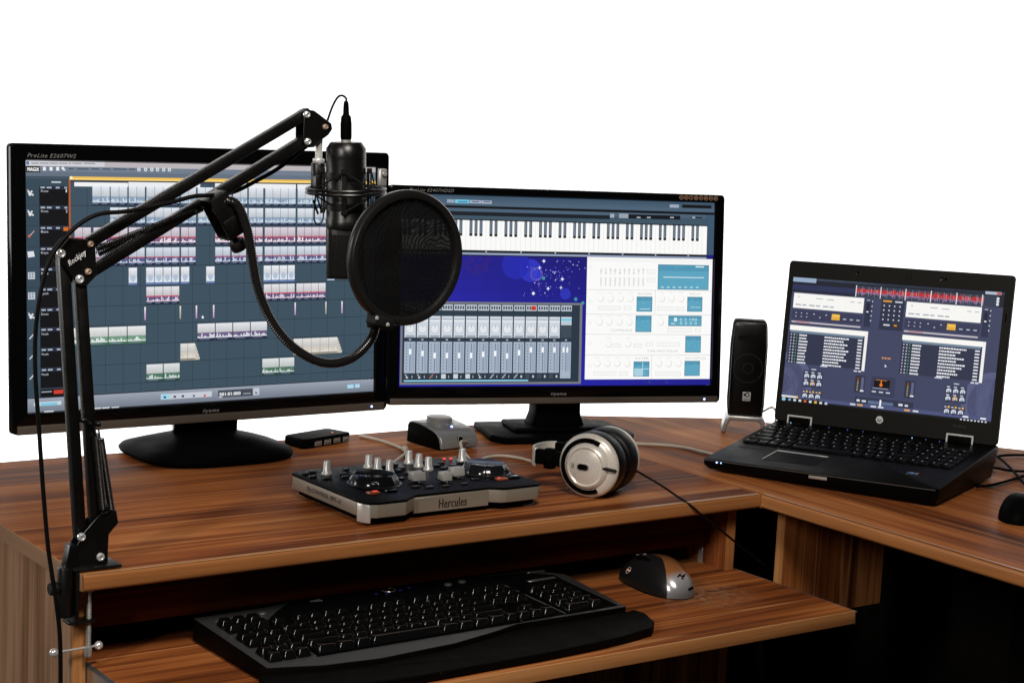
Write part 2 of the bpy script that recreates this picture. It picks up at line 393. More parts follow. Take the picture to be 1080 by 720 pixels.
MB().prism([(L+.008, -.80), (1.70, -.80), (1.70, .05), (1.395, .490), (1.156, .606), (L+.0006, .606), (L+.0006, .0), (L+.008, -.0)], -T, 0, bev=.0006, seg=1).build('side_desktop', W_Y, desk)
edge_strip('edge_band', (L+.0052, .0, 0), (L+.0052, -.80, 0), (-1, 0, 0), E_Y)
JOINT_HL = mat('pale_joint_highlight', (.55, .33, .15), .4, cvar=.4)  # pale strip at the edge joint, standing in for the edge highlight
MB().bb((.004, .0012, -.0004), (L-.004, .0022, .00012)).build('edge_line', JOINT_HL, desk)
MB().bb((L+.0012, -.80, -.0004), (L+.0021, -.001, .00012)).build('edge_line', mat('dark_seam', (.05, .02, .01), .5), desk)
# uprights
MB().bb((.0015, .032, -.735), (.0175, .585, -T-.001), bev=.0006, seg=1).build('side_panel', W_Z, desk)
MB().bb((.0019, .0305, -.735), (.0171, .0322, -T-.001)).build('edge_band', E_Z, desk)
MB().bb((.982, .032, -.735), (.998, .585, -T-.001), bev=.0006, seg=1).build('side_panel', W_P, desk)
MB().bb((.9824, .0305, -.735), (.9976, .0322, -T-.001)).build('edge_band', E_Z, desk)
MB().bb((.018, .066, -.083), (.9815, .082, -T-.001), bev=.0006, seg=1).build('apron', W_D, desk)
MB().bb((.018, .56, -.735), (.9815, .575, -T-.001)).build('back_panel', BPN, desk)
MB().bb((1.0665, .0, -.193), (1.278, .016, -T-.001), bev=.0006, seg=1).build('support_panel', W_P, desk)
MB().bb((1.0652, .0004, -.193), (1.0667, .0156, -T-.001)).build('edge_band', E_Z, desk)
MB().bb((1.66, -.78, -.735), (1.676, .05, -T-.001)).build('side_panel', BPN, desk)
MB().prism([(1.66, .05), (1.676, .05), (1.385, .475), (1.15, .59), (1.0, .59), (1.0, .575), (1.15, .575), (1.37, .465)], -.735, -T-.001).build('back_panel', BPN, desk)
MB().bb((1.20, -.76, -.30), (1.655, -.30, -.285), bev=.0006, seg=1).build('low_shelf', W_Y, desk)
MB().bb((1.19, -.52, -.735), (1.655, -.505, -.3005)).build('shelf_support', W_P, desk)
# keyboard tray
ZT = -.1153; TX = 1.0056; TY = -.2051
tray = MB().bb((.026, TY+.0035, ZT-.018), (TX-.0022, .30, ZT), bev=.0006, seg=1).build('keyboard_tray', W_T, desk)
MB().bb((.026, TY, ZT-.0178), (TX-.0022, TY+.0033, ZT-.0002), bev=.0008, seg=2).build('edge_band', E_X, tray)
MB().bb((.026, TY+.0006, ZT-.0008), (TX-.0022, TY+.0016, ZT+.00012)).build('edge_line', JOINT_HL, tray)  # same painted highlight strip along the tray edge
for x0, x1, xs in ((.0183, .0258, .0183), (TX-.0021, TX+.0006, TX)):
    b = MB(); b.bb((x0, TY-.001, ZT-.002), (x1, .31, ZT-.0005)); b.bb((xs, TY+.002, ZT-.019), (xs+.0012, .31, ZT-.0022))
    b.build('runner', mat('zinc', (.48, .50, .52), .35, metal=.9, rvar=.1), tray)
b = MB(); b.bb((.9800, .078, -.118), (.9815, .088, -.088), bev=.0003, seg=1); b.cyl((.9800, .083, -.094), (.979, .083, -.094), .002); b.cyl((.9800, .083, -.104), (.979, .083, -.104), .002)
b.build('tray_bracket', STL, desk)

# ================================================================== monitors
def monitor(X, Y, Zb, yaw, tilt, W, Hs, le, ri, bo, to, lip, label, corners):
    ux = Vector((math.cos(yaw), -math.sin(yaw), 0)); n = Vector((math.sin(yaw), math.cos(yaw), 0))
    up = Vector((0, 0, 1))*math.cos(tilt)+n*math.sin(tilt); o = Vector((X, Y, Zb)); ou = ux.cross(up)   # ou = into the housing
    ou = -ou if ou.dot(n) > 0 else ou                     # towards the viewer
    M = frame(o, ux, up, ou)
    c = o+ux*(W/2)
    t = thing('monitor', label, 'monitor', (c.x+n.x*.03, c.y+n.y*.03, 0), -yaw)
    b = MB(M)
    # bezel: four mitred bars, gloss
    z0, z1 = -.012, .004
    x0, x1, y0, y1 = -le, W+ri, -bo, Hs+to; rr = .006
    def rr_poly(a0, b0, a1, b1, r):
        p = []
        for cx, cy, s in ((a1-r, b1-r, 0), (a0+r, b1-r, 1), (a0+r, b0+r, 2), (a1-r, b0+r, 3)):
            for k in range(5): a = math.pi/2*(s+k/4); p.append((cx+r*math.cos(a), cy+r*math.sin(a)))
        return p
    outer = rr_poly(x0, y0, x1, y1, rr); inner = rr_poly(0, 0, W, Hs, .0006)
    vs = []; fs = []; k = len(outer)
    rings = [[(p[0], p[1], z0) for p in outer], [(p[0], p[1], z1-.003) for p in outer]]
    ins = lambda d: [(p[0]+(d if p[0] < W/2 else -d), p[1]+(d if p[1] < Hs/2 else -d)) for p in outer]
    rings += [[(p[0], p[1], z1-.0008) for p in ins(.001)], [(p[0], p[1], z1) for p in ins(.003)]]
    rings += [[(p[0], p[1], z1) for p in rr_poly(-.0015, -.0015, W+.0015, Hs+.0015, .0008)], [(p[0], p[1], -.001) for p in inner]]
    for rg in rings: vs += rg
    for q in range(len(rings)-1):
        for i in range(k): fs.append((q*k+i, q*k+(i+1) % k, (q+1)*k+(i+1) % k, (q+1)*k+i))
    b.add(vs, fs); bez = b.build('bezel', GLO, t)
    b = MB(M); P = rr_poly(x0+.001, y0+.001, x1-.001, y1-.001, rr)
    b.prism(rr_poly(x0+.018, y0+.014, x1-.018, y1-.014, rr), -.032, -.0122, bev=.003); b.prism(rr_poly(x0+.06, y0+.04, x1-.06, y1-.04, .02), -.062, -.03, bev=.008)
    b.build('housing', BLK, t)
    # grey lower trim, sloping down and forward
    b = MB(M); q = y0-.0005; h = lip
    pr = [(q, -.028), (q, .0045), (q+.0012, .0062), (q+h-.001, .0062), (q+h, .0045), (q+h, .0035), (q+.004, -.026)]
    b.M = M @ frame((x0+.006, 0, 0), (0, 1, 0), (0, 0, 1), (1, 0, 0)); b.prism(pr, 0, x1-x0-.012, bev=.0006, seg=2); b.build('lower_trim', LIP, t)
    lm = MB(M); lm.sph((x1-.03, q+h*.55, .0064), .0016, 10, (1, 1, .5)); lm.build('power_light', LEDB, t)
    return t, M, o, ux, up, n, ou

M1C = [(27, 171), (394.5, 177), (393.5, 411.5), (28.5, 436)]
m1, M1, o1, u1, up1, n1, q1 = monitor(.1393, .54196, .0790, 0, .0563, .5547, .3455, .0225, .0235, .0295, .0235, .0125,
    'larger black widescreen monitor on the left, its screen filled with a music arrangement of clips', M1C)
M2C = [(418, 205.5), (754, 214.6), (747.8, 405.5), (422, 407)]
m2, M2, o2, u2, up2, n2, q2 = monitor(.7255, .51737, .0885, .29313, .0903, .5305, .2985, .0215, .0175, .0285, .0135, .0105,
    'black monitor on the right showing a piano keyboard, mixer and white effects rack on blue', M2C)
# stand of the first monitor: domed oval foot
b = MB(); cx, cy = .414, .548
prb = [(.93, .001), (.985, .004), (1., .008), (.97, .0125), (.80, .019), (.56, .027), (.36, .032), (0, .033)]; v = []; nseg = 64
for i in range(nseg):
    t = 2*math.pi*i/nseg; ca, sa = math.cos(t), math.sin(t)
    for q, z in prb: e = .62+.38*(1-q); v.append((cx+.119*q*math.copysign(abs(ca)**e, ca), cy+.104*q*math.copysign(abs(sa)**e, sa), z))
kk = len(prb); b.add(v, [(i*kk+j, ((i+1) % nseg)*kk+j, ((i+1) % nseg)*kk+j+1, i*kk+j+1) for i in range(nseg) for j in range(kk-1)]+[tuple(i*kk for i in range(nseg-1, -1, -1))]); bmesh.ops.remove_doubles(b.bm, verts=b.bm.verts[:], dist=1e-6)
b.build('stand_base', BLK, m1)
b = MB(); b.M = frame((cx+.003, cy+.02, .028), (1, 0, 0), (0, 1, 0), (0, 0, 1)); b.prism([(-.052, -.014), (.052, -.014), (.042, .02), (-.042, .02)], 0, .08, bev=.004); b.build('stand_neck', GLO, m1)
# stand of the second monitor: flat rectangular foot, flared neck
c2 = o2+u2*.268; c2.z = 0; F2 = frame(c2+n2*.035, u2, n2, (0, 0, 1))
b = MB(F2); b.prism([(-.118, -.045), (-.10, -.072), (.115, -.072), (.128, -.045), (.12, .07), (-.11, .07)], .001, .012, bev=.003); b.prism([(-.075, -.035), (.085, -.035), (.08, .05), (-.07, .05)], .0121, .020, bev=.004); b.build('stand_base', BLK, m2)
b = MB(F2 @ frame((.004, 0, .018), (1, 0, 0), (0, 0, 1), (0, -1, 0))); b.prism([(-.046, 0), (.048, 0), (.040, .02), (.037, .085), (-.034, .085), (-.038, .02)], -.02, .018, bev=.003); b.build('stand_neck', BLK, m2)
def on_face(M, a, b_, z=.0045): return M @ Matrix.Translation((a, b_, z))
text('maker_name', 'iiyama', on_face(M1, .262, -.0150), .026, .0050, GRY2, m1, shear=.2)
text('model_name', 'ProLite E2607WS', on_face(M1, .0005, .350), .070, .0056, GRY, m1, shear=.35)
text('maker_name', 'iiyama', on_face(M2, .2500, -.0150), .026, .0048, GRY2, m2, shear=.2)
text('model_name', 'ProLite E2407HDSD', on_face(M2, .010, .3026), .072, .0048, GRY, m2, shear=.35)
for i in range(8):
    b = MB(M2 @ Matrix.Translation((.469+i*.0088, .3058, .0048))); b.torus(.0033, .0005, Matrix.Identity(4), 16, 5, sx=.3)
    b.box((0, 0, 0), (.0026+.0008*(i % 3 == 0), .0016+.001*(i % 2), .0003)); b.build('feature_badge', mat('badge_print', (.36, .20, .12), .5), m2)

# ------------------------------------------------------------------ screen 1: arrangement
rnd = random.Random(3)
c = Canvas(.5547, .3455, M1C)
c.rect(0, 0, 1, 1, (60, 80, 94), 0)
c.R(27, 171, 395, 176.6, (186, 180, 184), 1); c.R(27, 171, 110, 176.2, (206, 206, 212), 2)
c.R(27, 176.6, 395, 187, (112, 124, 140), 1); c.R(27, 182, 395, 187, (100, 112, 128), 2); c.R(27, 187, 395, 190, (66, 78, 94), 2)
c.R(27.5, 171.8, 30.5, 175.2, (80, 120, 150), 3)
for x, w in ((33, 8), (42, 9), (52, 9), (62, 9), (72, 3), (76, 10), (88, 12)): c.R(x, 173.2, x+w, 174.2, (120, 124, 136), 3)
c.R(27.2, 176.8, 42, 183.2, (4, 4, 6), 3); c.text(28.6, 182, 3.9, 12, 'MAGIX', (250, 250, 250), 4)
c.text(29.3, 182, 3.9, 12, 'MAGIX', (250, 250, 250), 5)
for x in (45, 52, 59): c.R(x, 177.6, x+3.2, 181.4, (232, 236, 242), 3)
c.circ(66, 179, 1.5, (230, 234, 240), 3); c.R(66.6, 179.6, 68.6, 181.4, (220, 224, 230), 3)
for x, w in ((72, 5), (81, 12), (96, 8), (108, 8), (119, 14), (136, 6)): c.R(x, 179, x+w, 180.2, (70, 80, 100), 3)
for x in (146, 153, 159.5, 165.5, 172, 178): c.circ(x, 180, 1.8, (225, 230, 236), 3, 10); c.circ(x, 180, .8, (112, 124, 140), 4, 8)
YR = [197.3, 218.4, 239.9, 262, 283.7, 304.9, 326.5, 347.4, 368.7, 390, 411.4]
TR = [c.p(28, y)[1] for y in YR]
def S(x, y=300): return c.p(x, y)[0]
c.R(27, 190, 73, 422, (52, 72, 86), 1)
# track heads
for i in range(10):
    t0, t1 = TR[i], TR[i+1]; h = t1-t0
    c.rect(S(41.6), t0, S(72.4), t1-.002, (6, 8, 14), 3); c.rect(S(28), t1-.003, 1, t1-.001, (38, 48, 62), 2)
    c.rect(S(41.6), t0, S(72.4), t0+h*.17, (34, 42, 62), 4)
    for x, w in ((43, 4.6), (49.5, 5), (59, 4), (68, 3)): c.rect(S(x), t0+h*.04, S(x+w), t0+h*.12, (170, 178, 190), 5)
    a, bb_ = S(29.5), t0+h*.20
    if i in (0, 1, 6):
        for dx, dy, r in ((.006, .012, 2.2), (.002, .003, 1.3), (.010, .002, 1.3), (.013, .015, 1.2)): c.circ(a+dx, bb_+dy+.005, r*.0011, (225, 226, 230), 5, 10, px=False)
        c.poly([(a-.002, bb_), (a, bb_-.001), (a+.015, bb_+.02), (a+.013, bb_+.021)], (210, 210, 216), 5)
    elif i == 2: c.circ(a+.003, bb_+.022, .0020, (205, 92, 50), 5, 10, px=False); c.poly([(a+.003, bb_+.02), (a+.015, bb_), (a+.017, bb_+.002), (a+.005, bb_+.023)], (190, 160, 150), 5)
    elif i == 3: c.poly([(a-.002, bb_), (a+.014, bb_-.002), (a+.017, bb_+.02), (a, bb_+.024)], (218, 222, 226), 5)
    elif i in (4, 5):
        c.rect(a-.001, bb_, a+.017, bb_+.028, (190, 198, 206), 5)
        for k in range(4): c.rect(a+.002+.007*(k % 2), bb_+.004+.011*(k//2), a+.006+.007*(k % 2), bb_+.011+.011*(k//2), (120, 134, 150), 6)
    else: c.poly([(a, bb_+.024), (a+.014, bb_), (a+.017, bb_+.003), (a+.003, bb_+.026)], (200, 205, 212), 5)
    nm = ('Drums', 'Drums', 'Bass', 'Keys', 'Pads', 'Synth', 'Drums', 'Vocals', 'Vocals', 'Vocals')[i]
    y = YR[i]; c.text(43, y+6.6, 2.4, 7.5, nm, (210, 214, 222), 6)
    if i < 2: c.text(69, y+6.8, 3.2, 1.2+.5*i, str(i+1), (220, 224, 230), 6)
c.R(54, 192.6, 64, 194.3, (190, 198, 206), 4)
c.R(42, 411.4, 72.4, 421, (6, 8, 14), 3); c.R(56, 411.8, 66, 416, (205, 60, 45), 5); c.R(43, 413.4, 54, 414.6, (160, 165, 175), 5)
# grid
for k in range(20):
    x = 73+18.75*k*(1-.0022*k); c.rect(S(x), TR[0]-.02, S(x)+.0012, TR[10]+.03, (44, 58, 72), 2)
# ruler, position line
c.R(73, 187.4, 395, 191, (238, 190, 86), 3); c.R(73, 189.6, 395, 190.6, (250, 222, 130), 4); c.R(73, 191, 395, 193.4, (56, 62, 78), 3)
c.circ(74.8, 188.8, 1.6, (250, 240, 200), 5, 10)
c.rect(S(72.6), c.p(73, 191)[1], S(74.4), TR[6]+.01, (176, 92, 34), 4); c.rect(S(73), TR[0]+.15, S(73.8), TR[6]+.03, (200, 50, 30), 5)
c.R(66.5, 240.5, 71.5, 244.5, (200, 110, 40), 6)
c.R(78, 193.4, 134.4, 197.8, (240, 241, 243), 4)
def clip(row, x0, x1, top, band, low, nsub, tail=(26, 34, 56), t0=.06, t1=.92, wave=True, mid=None):
    h = TR[row+1]-TR[row]; a0, a1 = S(x0), S(x1); A = TR[row]+h*t0; B = TR[row]+h*t1; H = B-A
    n = max(1, nsub)
    for k in range(10):      # pale head shades off towards the band
        f = k/10; cc = tuple(int(top[i]*(1-f*.16)) for i in range(3)); c.rect(a0, A+H*.055*k, a1, A+H*.055*(k+1), cc, 4)
    c.rect(a0, A+H*.55, a1, A+H*.90, band, 4); c.rect(a0, A+H*.90, a1, B+h*.03, tail, 4)
    if mid: c.rect(a0, A+H*.53, a1, A+H*.60, mid, 5)
    if wave:
        w = a1-a0; m_ = max(4, int(w*260))
        for k in range(m_):
            xx = a0+w*k/m_; hh = H*(.05+.24*rnd.random()**1.7); c.rect(xx, A+H*.88-hh, xx+w/m_*.85, A+H*.88, low, 5)
    for k in range(n): c.rect(a0+(a1-a0)*k/n, A, a0+(a1-a0)*k/n+.0011, B, tuple(int(q*.62) for q in band), 6)
    for k in range(n*2):
        if rnd.random() < .8: xx = a0+(a1-a0)*(k+.5+rnd.uniform(-.2, .2))/(n*2); c.rect(xx, A+H*.16, xx+.0006, A+H*.8, tuple(int(q*.78) for q in top), 6)
    for k in range(n): xx = a0+(a1-a0)*(k+.12)/n; c.rect(xx, A+H*.94, xx+(a1-a0)/n*.6, A+H*.975, (120, 136, 170), 6)
BW = ((226, 232, 240), (140, 162, 184), (206, 220, 234)); PK = ((220, 210, 221), (122, 84, 122), (242, 234, 240)); NV = ((216, 224, 236), (86, 92, 138), (206, 214, 230))
def cl(row, L_, pal, sub=8.6, **k):
    for x0, x1 in L_: clip(row, x0, x1, *pal, nsub=max(1, round((x1-x0)/sub)), **k)
cl(0, [(97, 115.5), (116.2, 134), (135.2, 152.4), (153.8, 188.6), (190, 206), (207.5, 224), (225, 243.4), (244.6, 259.8), (261.2, 276.6), (278.4, 310.6), (312.4, 344), (346, 376)], BW, t0=-.02)
for x0, x1 in ((135.2, 188.8), (190, 210.5), (226, 259.8), (261.2, 310.8), (312.4, 344), (346, 388)): c.rect(S(x0), TR[0]-.020, S(x1), TR[0]-.001, (236, 237, 240), 4)
cl(1, [(115.6, 134), (135.2, 152.4), (153.8, 188.6), (190, 206), (208, 224.4), (236, 259.8), (261.2, 276.6), (278.4, 310.6), (312.4, 344), (346, 376)], BW)
cl(2, [(78, 95.5), (98, 134), (135.2, 152.4), (153.4, 188.6), (190, 205.6), (226, 242), (243.4, 258.6), (260.6, 276), (278, 310.4), (312, 343)], PK, mid=(205, 96, 110))
cl(3, [(98, 134), (135.2, 152), (153.4, 188.6), (190, 205.6), (226, 242), (243.4, 258.6), (260.6, 276), (278, 310.4), (312, 343)], NV, mid=(178, 84, 110))
LB = ((236, 240, 246), (222, 230, 240), (214, 224, 238))
for x0, x1 in ((135, 144), (153.4, 162), (162.4, 171), (171.4, 180), (180.4, 188.4), (190, 199), (216.6, 225.6), (277.2, 285), (285.4, 293.4), (293.8, 302), (302.4, 310)):
    clip(4, x0, x1, *LB, nsub=1, wave=False, tail=(96, 118, 170)); h = TR[5]-TR[4]; a, b_ = S((x0+x1)/2), TR[4]+h*.55
    c.poly([(a-.007, b_), (a, b_-h*.14), (a+.008, b_-h*.02), (a+.008, b_+h*.1), (a, b_+h*.26), (a-.006, b_+h*.1)], (176, 192, 214), 6)
cl(5, [(153.4, 188.4), (277.2, 310), (311.6, 342.6)], ((228, 228, 232), (92, 88, 132), (232, 214, 224)), mid=(206, 78, 96))
for x, cc in ((151.6, 0), (188.8, 1), (205.8, 0), (224, 0), (310, 0), (342.4, 1), (359.4, 0)):
    for k in range(6): c.rect(S(x), TR[6]+.006+.009*k, S(x)+.0042, TR[6]+.015+.009*k, [(236-10*k, 232-18*k, 236-8*k), (220-12*k, 214-12*k, 204-14*k)][cc], 5)
c.circ(213.2, 334.6, 1.2, (245, 245, 245), 6, 8); c.poly([(S(212.6), c.p(213, 332.4)[1]), (S(214.6), c.p(213, 335)[1]), (S(213), c.p(213, 336)[1])], (245, 245, 245), 6)
cl(7, [(74.5, 92), (92.6, 113), (113.6, 133), (133.6, 153)], ((232, 234, 234), (112, 152, 128), (232, 236, 234)), sub=20, tail=(70, 110, 84))
cl(7, [(207.4, 226), (226.6, 244.4), (245, 263), (263.6, 281)], ((228, 230, 234), (108, 92, 132), (224, 228, 234)), sub=20)
cl(8, [(189.4, 205), (309, 355.4)], ((228, 226, 222), (208, 202, 190), (226, 222, 212)), sub=9, tail=(150, 140, 118))
for x in (205, 355.4):
    h = TR[9]-TR[8]
    for k in range(5): c.rect(S(x+k), TR[8]+h*(.12+.16*k), S(x+k+1), TR[8]+h*.93, (198, 194, 184), 5)
cl(9, [(153.4, 171), (171.6, 188.8), (276, 293.6), (294.2, 310)], ((222, 226, 226), (76, 118, 96), (214, 222, 220)), sub=18, tail=(40, 70, 60))
c.R(344.5, 294, 352, 295.2, (190, 205, 225), 5)
# transport bar
tb = c.p(28, 421.4)[1]
for k in range(8): c.rect(0, tb+(1-tb)*k/8, 1, tb+(1-tb)*(k+1)/8, (152-5*k, 160-5*k, 174-5*k), 6)
c.rect(0, tb-.004, 1, tb, (40, 46, 60), 6)
c.R(35, 425, 64, 429, (205, 214, 222), 7); c.R(42, 425.6, 60, 428.4, (120, 200, 225), 8); c.R(46, 434, 56, 435.4, (220, 226, 232), 7)
for x in (98, 107, 117): c.R(x, 430.4-.05*(x-98), x+8, 431.6-.05*(x-98), (225, 230, 236), 7)
c.R(169, 415.6, 223, 421.6, (196, 202, 212), 7); c.R(170, 416, 177.6, 421.4, (150, 214, 236), 8)
for x, y in ((172, 419), (182.5, 418.4), (191, 417.8)): c.R(x, y-1, x+2.6, y+1, (40, 50, 66), 9)
c.poly([(S(203), c.p(203, 416)[1]), (S(205.6), c.p(203, 417.4)[1]), (S(203), c.p(203, 418.8)[1])], (30, 36, 46), 9); c.circ(215.4, 417, 1.2, (214, 70, 60), 9, 10)
c.R(229.6, 411.6, 266, 419.2, (66, 72, 82), 8); c.text(231, 417.4, 3.6, 22, '001:01:000', (240, 243, 248), 9); c.text(231.3, 417.4, 3.6, 22, '001:01:000', (240, 243, 248), 10)
c.R(256, 414.2, 264, 415.4, (150, 156, 166), 9); c.R(230, 418.2, 234, 419, (240, 240, 244), 9)
c.R(266.6, 409, 273, 416.4, (190, 198, 210), 8); c.poly([(S(269), c.p(269, 412)[1]), (S(271.4), c.p(269, 414.6)[1]), (S(269), c.p(269, 414.8)[1])], (50, 60, 80), 9)
c.R(366, 405, 372.6, 408.8, (168, 216, 236), 8); c.R(374, 404.4, 379, 408.2, (168, 216, 236), 8)
for k in range(7): c.R(366+k*4, 399-.12*k, 368.4+k*4, 400-.12*k, (20, 26, 40), 8)
c.build('screen', M1, SCR, m1)

# ------------------------------------------------------------------ screen 2: piano, mixer, effects rack
c = Canvas(.5305, .2985, M2C)
c.rect(0, 0, 1, 1, (24, 26, 128), 0)
def S(x, y=300): return c.p(x, y)[0]
def Q(x, y): return c.p(x, y)[1]
nr = 16
for i in range(nr):          # blue wallpaper: darker towards the upper right
    for j in range(10):
        a, b_ = i/nr, .3+.07*j; f = min(1, max(0, .15+.75*a-.9*(b_-.3))); c.rect(a, b_, a+1/nr+.001, b_+.0705, (int(34-16*f), int(34-20*f), int(162-84*f)), 1)
for x, y, r, cc in ((541, 281, 14.5, (34, 38, 168)), (557, 287, 11.5, (44, 50, 186)), (563, 291, 6, (60, 66, 200)), (594.5, 311.5, 5.6, (44, 50, 180))): c.circ(x, y, r, cc, 3, 28)
c.circ(563.5, 291, 6.6, (104, 90, 170), 5, 22, r0=.86)
for k in range(40): rr = rnd.random()**.5; a = rnd.random()*6.28; c.circ(500+16*rr*math.cos(a), 279+11*rr*math.sin(a), 1.9, (44, 30, 128), 2, 8)
for k in range(95):
    t = rnd.random(); x = 556+50*t+rnd.gauss(0, 9); y = 318-44*t+rnd.gauss(0, 6) if rnd.random() < .7 else 276+rnd.random()*30
    if 490 < x < 616 and 272 < y < 318: c.circ(x, y, rnd.choice((.35, .35, .5, .7)), rnd.choice(((110, 110, 210), (150, 150, 225), (90, 84, 196), (200, 200, 240))), 6, 5)
for x, y, r in ((571, 277, 1.3), (560.4, 311, 1.5), (576, 306, 1.2), (591, 296, 1.3), (566.6, 284, 1), (589.6, 305, .9)): c.circ(x, y, r, (235, 245, 255), 7, 8); c.rect(S(x-2.2, y), Q(x, y)-.0011, S(x+2.2, y), Q(x, y)+.0011, (190, 200, 255), 6); c.rect(S(x, y)-.0007, Q(x, y-2.2), S(x, y)+.0007, Q(x, y+2.2), (190, 200, 255), 6)
for x, y in ((571, 295), (605.4, 317), (613, 321)): c.circ(x, y, 1.8, (60, 150, 160), 7, 10)
c.R(418, 205.5, 754, 227, (52, 66, 78), 2)
# strips at the top
yA = Q(464, 208.5)
for k in range(6): c.rect(0, .0+.012*k, 1, .012*(k+1), (62+5*k, 84+5*k, 104+5*k) if k < 4 else (70, 92, 112), 3)
c.R(418, 216.6, 754, 219.2, (8, 9, 12), 5); c.R(418, 219.2, 745, 223.8, (74, 96, 116), 4); c.R(466, 224.0, 641, 228.2, (22, 28, 38), 5)
c.R(418, 223.8, 748, 234.2, (62, 84, 100), 3); c.R(744, 224, 756, 270, (60, 84, 108), 3)
c.R(466, 211.4, 474, 215, (150, 162, 184), 6); c.R(474.6, 211.6, 490, 215.4, (110, 200, 226), 6); c.R(490.6, 212.2, 502.6, 215.6, (168, 178, 196), 6); c.R(503, 212.6, 514, 216, (168, 178, 196), 6)
for x, w in ((478, 10), (492.6, 8), (505, 7.6)): c.R(x, 213.4, x+w, 214.4, (60, 80, 130), 7)
c.R(705.6, 216.2, 715.6, 219.6, (156, 172, 190), 6); c.R(719, 216.4, 750.6, 219.8, (12, 14, 18), 6); c.rect(S(753), Q(753, 215), S(754.6), Q(753, 217), (220, 225, 230), 7)
c.R(641.4, 226.4, 645.8, 230.6, (160, 172, 184), 6); c.R(651, 226.2, 661, 231, (150, 162, 176), 6); c.R(661, 227, 717, 231.4, (16, 18, 24), 6)
for x in (670, 681, 706): c.R(x, 229.6, x+4, 231, (170, 178, 190), 7)
c.R(728, 229.6, 741, 230.8, (20, 24, 30), 6); c.R(729.6, 229.2, 733, 231.2, (150, 165, 180), 7)
# piano
p0, p1 = Q(482, 233.6), Q(490, 265.4); ke = S(745.6, 250)
c.rect(0, p0-.006, ke+.002, p1+.022, (24, 28, 36), 5); c.rect(0, p0, ke, p1, (250, 250, 248), 6)
w7 = (S(508.4+37.1, 260)-S(508.4, 260))/7      # white key pitch
k0 = S(508.6, 250)                             # start of an octave (C)
for k in range(-28, 50):
    xx = k0+w7*k
    if 0 < xx < ke: c.rect(xx, p0, xx+.0007, p1, (206, 206, 204), 7)
    for j in range(3): pass
    if k % 7 in (0, 1, 3, 4, 5) and xx+w7*1.3 < ke and xx > -w7:
        sh = (-.06, 0, .06)[1]; a = xx+w7*(.70+sh); bw = w7*.60; bh = (p1-p0)*.50
        if a > 0: c.rect(a, p0, a+bw, p0+bh, (86, 98, 112), 8); c.rect(a+bw*.3, p0, a+bw*.62, p0+bh*.9, (118, 130, 146), 9); c.rect(a, p0+bh*.9, a+bw, p0+bh+.004, (16, 14, 14), 9)
    if k % 7 == 0 and 0 < xx < ke: c.rect(xx, p1+.003, xx+.004, p1+.010, (190, 200, 215), 8)
c.rect(0, p1+.013, ke, p1+.024, (146, 160, 186), 7); c.rect(0, p1+.024, 1, p1+.030, (16, 18, 44), 7)
# effects rack
rx0, rx1 = S(616.6, 330), S(749.6, 330); ry0, ry1 = Q(616, 272.4), Q(616, 400)
c.rect(rx0, ry0, rx1, ry1, (250, 250, 249), 8)
LG = (226, 226, 224); MG = (238, 238, 236)
for y in (Q(616, 306.6), Q(616, 332.2), Q(616, 353.2), Q(616, 374.6)): c.rect(rx0, y, rx1, y+.003, (214, 214, 212), 9)
c.rect(rx0, ry0, rx1, ry0+.025, (244, 244, 243), 9)
for x, y0_, y1_ in ((690, 307, 332), (686, 375, 400)): c.rect(S(x, y0_), Q(x, y0_), S(x, y0_)+.0016, Q(x, y1_), (214, 214, 212), 10)
for k in range(10):
    x = 631.5+5.0*k; c.R(x, 284.4, x+1.4, 291, LG, 10); c.R(x-.3, 294, x+1.5, 303.4, LG, 10); c.R(x-.7, 287+2*math.sin(k*2), x+2, 288+2*math.sin(k*2), (210, 210, 210), 11)
def knobs(xs, y, r=3.4):
    for x in xs: c.circ(x, y, r, (222, 221, 218), 10, 20); c.circ(x-.3, y-.4, r*.86, (250, 250, 249), 11, 20); c.R(x-2.6, y-6.6, x+2.4, y-6, LG, 10)
knobs((632, 642.6, 653, 663.6), 316.4); knobs((697, 707.4, 717.6), 316.4); knobs((631, 641.4, 652, 662.6), 341); knobs((696,), 341); knobs((640.6, 661.4), 363.6)
knobs((629, 639.4, 650, 660.4), 383.8); knobs((694, 704.4, 714.6), 383.8)
for x, y, w in ((629, 324, 24), (656.6, 324, 8), (692, 324.6, 22), (713.6, 325, 8), (703, 347, 26), (732, 347, 7), (692, 361.6, 24), (679.6, 361.6, 8), (645, 363, 9), (667, 363, 9), (625, 392, 24), (652, 392, 9), (690, 392, 20), (708, 392.4, 9), (681, 286, 9), (681, 294.6, 9)):
    c.R(x, y, x+w, y+4.2, (228, 228, 226), 10); c.R(x+.6, y+.6, x+w-.6, y+3.6, (246, 246, 244), 11)
for x, y, w, s_ in ((672, 312.4, 14, 'REVERB'), (727, 312.4, 11.6, 'DELAY'), (643, 350.4, 23, 'COMPRESSOR'), (681.6, 372, 32, 'TIME PROCESSOR'), (669, 379.4, 14, 'FILTER'), (721.4, 379.4, 22, 'DISTORTION')): c.text(x, y, 2.3, w, s_, (186, 186, 186), 11)
TL_ = (92, 164, 192)
